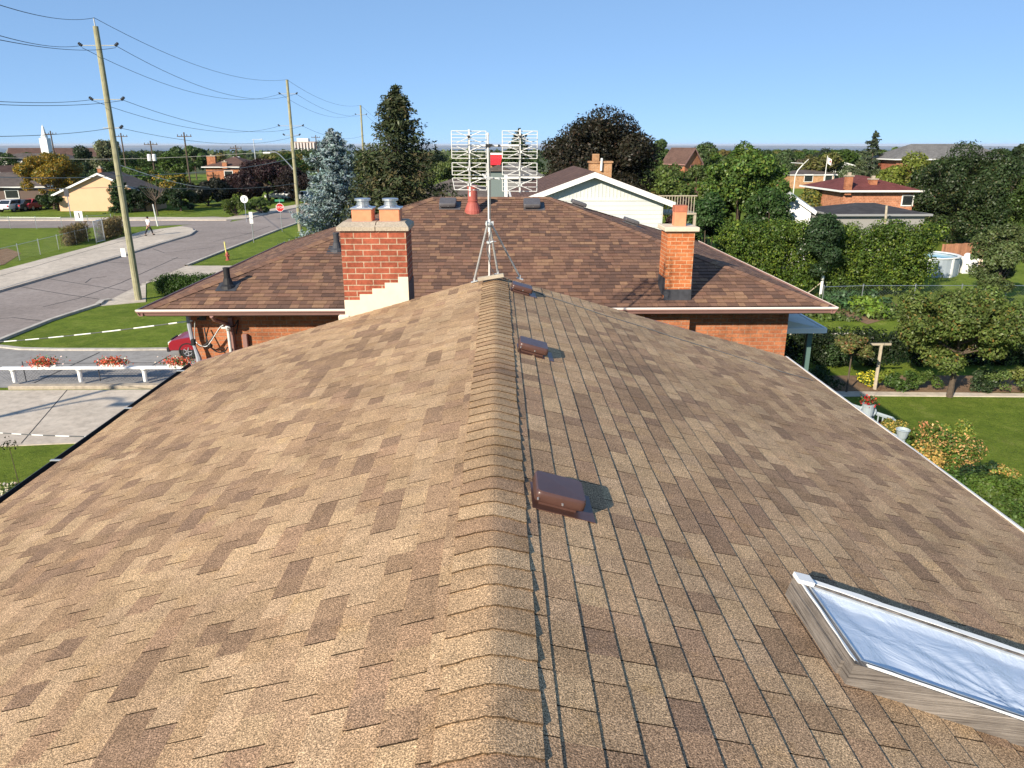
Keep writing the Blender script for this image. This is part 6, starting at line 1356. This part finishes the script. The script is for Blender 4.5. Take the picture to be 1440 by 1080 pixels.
mb = MB(); mb.lathe((q.x, q.y, 0), [(.16, 0), (.16, .1), (.09, .2), (.07, zt*.35), (.10, zt*.5), (.06, zt*.72), (.08, zt*.82), (.13, zt*.88), (.14, zt*.96), (.16, zt), (.12, zt)], 16); mb.build('body', m_pb, root)
mb = MB()
for s_ in (-1, 1): mb.tube(catm([Vector((q.x+s_*.11, q.y, zt*.85)), Vector((q.x+s_*.2, q.y, zt*.9)), Vector((q.x+s_*.15, q.y, zt*.97))]), .025, 5)
mb.build('handle', m_pb, root); n = 350; P = rng.normal(size=(n, 3))*np.array([.08, .08, .06])+np.array([q.x, q.y, zt+.07]); cols = varc(n, (.05, .09, .03)); mk = rng.uniform(size=n) < .5; cols[mk] = varc(mk.sum(), (.45, .03, .03)); leaves('blossoms', P, unit(n), np.full(n, .05), cols, m_leaf, root, (q.x, q.y, 0), asp=.9)
for (px, py, Y, lb) in ((1270, 604, 15.3, 'pale round flower pot between the shrubs and the right eave'), (1252, 612, 14.6, 'small pale flower pot touching the right eave')):
    q = atY(px, py, Y); root = thing('flower_pot', lb, 'flower pot', (q.x, q.y, 0)); mb = MB(); z = q.z; mb.lathe((q.x, q.y, 0), [(.08, 0), (.08, z*.9), (.10, z*.92), (.14, z-.02), (.155, z), (.14, z+.01), (.12, z-.05)], 16); mb.build('body', m_pb, root)

# ------------------------------------------------------------------ vehicles
def vehicle(name, label, cat, loc, rz, L, W, Hh, prof, cab, col, wheel_x, wr=.34, group=None, metallic=.3, amber=True):
    """prof: lower body side outline (x,z) front at -x ; cab: glasshouse outline (x,z), tapering inwards"""
    root = thing(name, label, cat, loc, group); root.rotation_euler = (0, 0, rz); O = Vector((0, 0, 0)); mm = mat(name+'_paint', col, .28, spec=.6, coat=.25, ns=.8, na=.03)
    def B(mb, nm, m, par): 
        sv = WORLD.get(par.name, O); WORLD[par.name] = O; o = mb.build(nm, m, par); WORLD[par.name] = sv; WORLD[o.name] = O; return o
    def sect(poly, ys):                                  # loft of the same outline at several widths with shrink
        vs = []; n = len(poly); cx = sum(p[0] for p in poly)/n; cz = sum(p[1] for p in poly)/n
        for y, k, kz in ys: vs += [(cx+(x-cx)*k, y, cz+(z-cz)*kz) for x, z in poly]
        fs = [tuple(range(n))[::-1], tuple((len(ys)-1)*n+i for i in range(n))]
        for s_ in range(len(ys)-1):
            for i in range(n): i2 = (i+1) % n; fs.append((s_*n+i, s_*n+i2, (s_+1)*n+i2, (s_+1)*n+i))
        return vs, fs
    mb = MB(); w = W/2; mb.mesh(*sect(prof, [(-w, .97, .86), (-w+.05, .995, .96), (-w+.16, 1, 1), (w-.16, 1, 1), (w-.05, .995, .96), (w, .97, .86)])); body = B(mb, 'body', mm, root)
    mb = MB(); n = len(cab); zc0 = min(p[1] for p in cab); zc1 = max(p[1] for p in cab)
    tap = lambda z: (w-.06)-(.20*(z-zc0)/(zc1-zc0)); vs = [(x, -tap(z), z) for x, z in cab]+[(x, tap(z), z) for x, z in cab]
    fs = [tuple(range(n))[::-1], tuple(range(n, 2*n))]+[(i, (i+1) % n, n+(i+1) % n, n+i) for i in range(n)]; mb.mesh(vs, fs); cb = B(mb, 'cabin', mm, root)
    gl = MB(); cx = sum(p[0] for p in cab)/n; zm = (zc0+zc1)/2
    for s_ in (-1, 1):
        P = [(cx+(x-cx)*.86, s_*(tap(zm+(z-zm)*.74)+.004), zm+.01+(z-zm)*.74) for x, z in cab]; gl = MB(); gl.face(P if s_ > 0 else P[::-1]); B(gl, 'side_window', m_glass, cb)
    for i0, nm in ((0, 'windscreen'), (2, 'rear_window')):
        (xa, za), (xb, zb) = cab[i0], cab[i0+1]; gl = MB(); nn = Vector((-(zb-za), 0, (xb-xa))); nn = nn.normalized()*.006; nn = nn if (nn.x < 0) == (i0 == 0) else -nn
        p = lambda t, s_: Vector((xa+(xb-xa)*t, s_*tap(za+(zb-za)*t)*.9, za+(zb-za)*t))+nn
        gl.face([p(.1, -1), p(.1, 1), p(.9, 1), p(.9, -1)]); B(gl, nm, m_glass, cb)
    for x in wheel_x:
        for s_ in (-1, 1):
            a = MB(); a.lathe((x, s_*(w-.11), wr), [(wr*.62, -.10), (wr*.93, -.11), (wr, -.07), (wr, .07), (wr*.93, .11), (wr*.62, .10)], 20, M=Matrix.Rotation(R_(90), 3, 'X')); wh__ = B(a, 'wheel', m_tyre, root)
            a = MB(); a.lathe((x, s_*(w-.04), wr), [(.02, -.05), (wr*.6, -.05), (wr*.64, .0), (wr*.6, .045), (wr*.5, .02), (.02, .03)], 14, M=Matrix.Rotation(R_(90), 3, 'X')); 
            for k in range(5): t = k*1.2566; a.box((x+math.cos(t)*wr*.3, s_*(w+.015), wr+math.sin(t)*wr*.3), (wr*.5, .02, wr*.13), M=Matrix.Rotation(-t, 3, 'Y'))
            B(a, 'rim', m_rim, wh__)
            a = MB(); a.lathe((x, s_*(w-.03), wr), [(wr*1.0, -.03), (wr*1.16, -.03), (wr*1.16, .038), (wr*1.0, .038)], 20, M=Matrix.Rotation(R_(90), 3, 'X'), caps=False); B(a, 'wheel_arch', m_tyre, root)
    xf = min(p[0] for p in prof); xr = max(p[0] for p in prof)
    for s_ in (-1, 1):
        a = MB(); a.box((xf+.06, s_*(w-.25), Hh*.43), (.14, .32, .15), bev=.02); B(a, 'headlight', mat('headlight', (.8, .78, .7), .15, spec=.9), root)
        a = MB(); a.box((xf+.12, s_*(w-.07), Hh*.43), (.16, .10, .12), bev=.02); B(a, 'indicator', mat('amber', (.8, .35, .05), .3), root)
        a = MB(); a.box((xr-.04, s_*(w-.16), Hh*.52), (.08, .2, .2), bev=.01); B(a, 'tail_light', m_fr, root)
        a = MB(); a.box((cab[0][0]+.3, s_*(w+.06), zc0+.1), (.08, .16, .14), bev=.02); B(a, 'mirror', m_black, root)
    a = MB(); a.box((xf-.01, 0, .42), (.16, W*.96, .2), bev=.03); B(a, 'bumper', m_black, root); a = MB(); a.box((xr+.01, 0, .42), (.16, W*.96, .2), bev=.03); B(a, 'bumper', m_black, root)
    a = MB(); a.box((xf+.0, 0, Hh*.46), (.06, W*.4, .14)); B(a, 'grille', m_black, root)
    a = MB(); a.box((xr+.1, 0, .45), (.02, .35, .12)); B(a, 'number_plate', m_white, root)
    return root
q = atZ(229, 506); TL = 4.9
SCT = .9
prof = [(-2.42, .36), (-2.47, .55), (-2.44, .72), (-2.30, .84), (-1.9, .93), (-1.15, 1.02), (.35, 1.06), (2.4, 1.03), (2.45, .95), (2.45, .38)]
cabp = [(-1.2, 1.02), (-.55, 1.58), (.45, 1.60), (.72, 1.03)]
vehicle('pickup_truck', 'dark red pickup truck on the drive, its nose showing left of the grey conduit', 'pickup truck', (q.x+2.45, q.y+.9, .02), R_(2), TL, 1.75, 1.6, prof, cabp, (.26, .008, .016), (-1.62, 1.4)).scale = (SCT, SCT, SCT)
cprof = [(-2.2, .32), (-2.22, .6), (-2.1, .78), (-1.1, .95), (1.9, .98), (2.15, .85), (2.2, .35)]; scab = [(-1.15, .93), (-.45, 1.5), (1.3, 1.5), (1.95, .95)]; sed = [(-1.0, .93), (-.3, 1.42), (.8, 1.42), (1.5, .95)]
def park(px, py, rz, *a, **k): q = atZ(px, py); return vehicle(a[0], a[1], a[2], (q.x, q.y, .02), rz, *a[3:], **k)
park(22, 297, R_(-97), 'parked_car', 'white hatchback parked at the left edge beside the orange maple', 'car', 4.4, 1.85, 1.5, cprof, scab, (.75, .75, .76), (-1.35, 1.35))
park(38, 296, R_(-97), 'parked_car', 'dark grey car between the white hatchback and the red car', 'car', 4.4, 1.8, 1.45, cprof, sed, (.06, .06, .07), (-1.35, 1.35))
park(49, 295, R_(-97), 'parked_car', 'red car parked under the orange maple', 'car', 4.4, 1.8, 1.45, cprof, sed, (.55, .05, .07), (-1.35, 1.35))
park(394, 281, R_(-20), 'parked_car', 'white pickup-like car on the far drive left of the second pole', 'car', 4.6, 1.85, 1.5, cprof, sed, (.75, .75, .75), (-1.4, 1.4))
park(410, 281, R_(-60), 'parked_car', 'silver car directly behind the second pole', 'car', 4.5, 1.8, 1.45, cprof, scab, (.45, .47, .5), (-1.35, 1.35))
park(428, 283, R_(-50), 'parked_car', 'grey car half behind the blue spruce', 'car', 4.5, 1.8, 1.45, cprof, scab, (.25, .27, .3), (-1.35, 1.35))

# ------------------------------------------------------------------ the walking person
q = P2(211, 333); HP = 1.74
proot = thing('person', 'person in a white shirt and dark trousers walking on the far pavement', 'person', (q.x, q.y, .13))
def skin(name, verts, edges, radii, m, par, sub=2, root_i=0):
    me = bpy.data.meshes.new(name); me.from_pydata(verts, edges, []); ob = bpy.data.objects.new(name, me); C.objects.link(ob)
    md = ob.modifiers.new('s', 'SKIN'); md.use_smooth_shade = True
    for i, r_ in enumerate(radii): me.skin_vertices[0].data[i].radius = (r_, r_) if not isinstance(r_, tuple) else r_; me.skin_vertices[0].data[i].use_root = (i == root_i)
    s_ = ob.modifiers.new('u', 'SUBSURF'); s_.levels = sub; s_.render_levels = sub
    dg = bpy.context.evaluated_depsgraph_get(); m2 = bpy.data.meshes.new_from_object(ob.evaluated_get(dg)); bpy.data.objects.remove(ob)
    m2.materials.clear(); m2.materials.append(m); o = bpy.data.objects.new(name, m2); C.objects.link(o); o.parent = par; return o
V = []; E_ = []; Rr = []
def add(p, r_, par=None):
    V.append(p); Rr.append(r_); 
    if par is not None: E_.append((par, len(V)-1))
    return len(V)-1
pel = add((0, 0, .93), (.15, .11)); ab = add((0, 0, 1.08), (.14, .10), pel); che = add((0, -.01, 1.30), (.17, .115), ab); nk0 = add((0, 0, 1.46), (.07, .06), che); nk = add((0, -.01, 1.52), .052, nk0); hd = add((0, -.02, 1.61), (.075, .09), nk); ht = add((0, -.01, 1.70), (.065, .08), hd)
def limb_leg(s_, fwd):
    hp = add((s_*.09, 0, .88), .085, pel); kn = add((s_*.10, -fwd*.20, .49+abs(fwd)*.0), .06, hp); an = add((s_*.10, -fwd*.30+(.12 if fwd < 0 else 0), .09 if fwd > 0 else .13), .042, kn); add((s_*.11, -fwd*.30-.13+(.12 if fwd < 0 else 0), .04), .036, an)
limb_leg(-1, 1); limb_leg(1, -1)
def limb_arm(s_, fwd):
    sh = add((s_*.19, 0, 1.40), .058, che); el = add((s_*.24, -fwd*.05, 1.13), .042, sh); wr_ = add((s_*.25, -fwd*.20, .91), .027, el); pm = add((s_*.25, -fwd*.24, .84), (.022, .036), wr_)
    for k in range(4): f1 = add((s_*.25+.004*k, -fwd*.26-.018*(k-1.5), .79-.004*abs(k-1.5)), .0085, pm); add((s_*.248, -fwd*.265-.018*(k-1.5), .755+.004*k), .0075, f1)
    th = add((s_*.235, -fwd*.24-.045, .82), .0095, pm); add((s_*.235, -fwd*.25-.055, .79), .008, th)
limb_arm(-1, -1); limb_arm(1, 1)
m_skin = mat('skin', (.45, .26, .18), .6); m_hair = mat('dark_hair', (.03, .022, .018), .8)
body = skin('body', V, E_, Rr, m_skin, proot)
V2, E2, R2 = [], [], []
def ad(p, r_, par=None): V2.append(p); R2.append(r_); E2.append((par, len(V2)-1)) if par is not None else None; return len(V2)-1
a0 = ad((0, 0, .90), (.17, .13)); a1 = ad((0, 0, 1.10), (.165, .125), a0); a2 = ad((0, -.01, 1.32), (.19, .135), a1); ad((0, 0, 1.47), (.08, .07), a2)
for s_, f in ((-1, -1), (1, 1)): e = ad((s_*.195, 0, 1.40), .075, a2); ad((s_*.24, -f*.04, 1.18), .062, e)
skin('shirt', V2, E2, R2, mat('white_shirt', (.75, .75, .76), .8, ns=12, na=.05), body)
V2, E2, R2 = [], [], []
a0 = ad((0, 0, .95), (.165, .125)); a1 = ad((0, 0, .88), (.16, .12), a0)
for s_, f in ((-1, 1), (1, -1)): h_ = ad((s_*.095, 0, .80), .10, a1); k_ = ad((s_*.10, -f*.19, .49), .078, h_); ad((s_*.10, -f*.29+(.12 if f < 0 else 0), .14), .06, k_)
skin('trousers', V2, E2, R2, mat('dark_trousers', (.025, .027, .035), .85), body)
hm = MB(); hm.lathe((0, -.0, 1.66), [(.082, -.06), (.098, .0), (.092, .06), (.05, .105), (.01, .115)], 14); WORLD['person'] = Vector((0, 0, 0)); WORLD[body.name] = Vector((0, 0, 0)); hm.build('hair', m_hair, body, smooth=True)
fm = MB()
for s_ in (-1, 1): fm.lathe((s_*.03, -.098, 1.625), [(.002, -.008), (.010, 0), (.002, .008)], 8); fm.lathe((s_*.083, -.01, 1.61), [(.004, -.03), (.014, 0), (.004, .03)], 6)
fm.mesh([(-.012, -.095, 1.59), (.012, -.095, 1.59), (0, -.122, 1.592), (0, -.098, 1.63)], [(0, 1, 2), (0, 2, 3), (2, 1, 3)]); fm.box((0, -.1, 1.565), (.04, .008, .008)); fm.build('face_features', m_skin, body)
bg_ = MB(); 
for s_, yy in ((-1, -.36), (1, .36)): bg_.box((s_*.105, yy-.02, .045), (.09, .27, .085), bev=.03)
bg_.build('shoes', m_black, body)
proot.rotation_euler = (0, 0, R_(155))
# ------------------------------------------------------------------ the air
HAZE = True
if HAZE:
    hz = MB(); hz.box((-8000, 26000, -30), (78000, 60000, 110)); ho = hz.build('haze', bpy.data.materials.new('haze_air'), kind='stuff')
    m = ho.data.materials[0]; m.use_nodes = True; nt = m.node_tree; nt.nodes.clear(); out = nt.nodes.new('ShaderNodeOutputMaterial'); v = nt.nodes.new('ShaderNodeVolumePrincipled')
    v.inputs['Color'].default_value = (.80, .88, 1.0, 1); v.inputs['Density'].default_value = .00004; v.inputs['Anisotropy'].default_value = .0
    nt.links.new(v.outputs[0], out.inputs['Volume'])
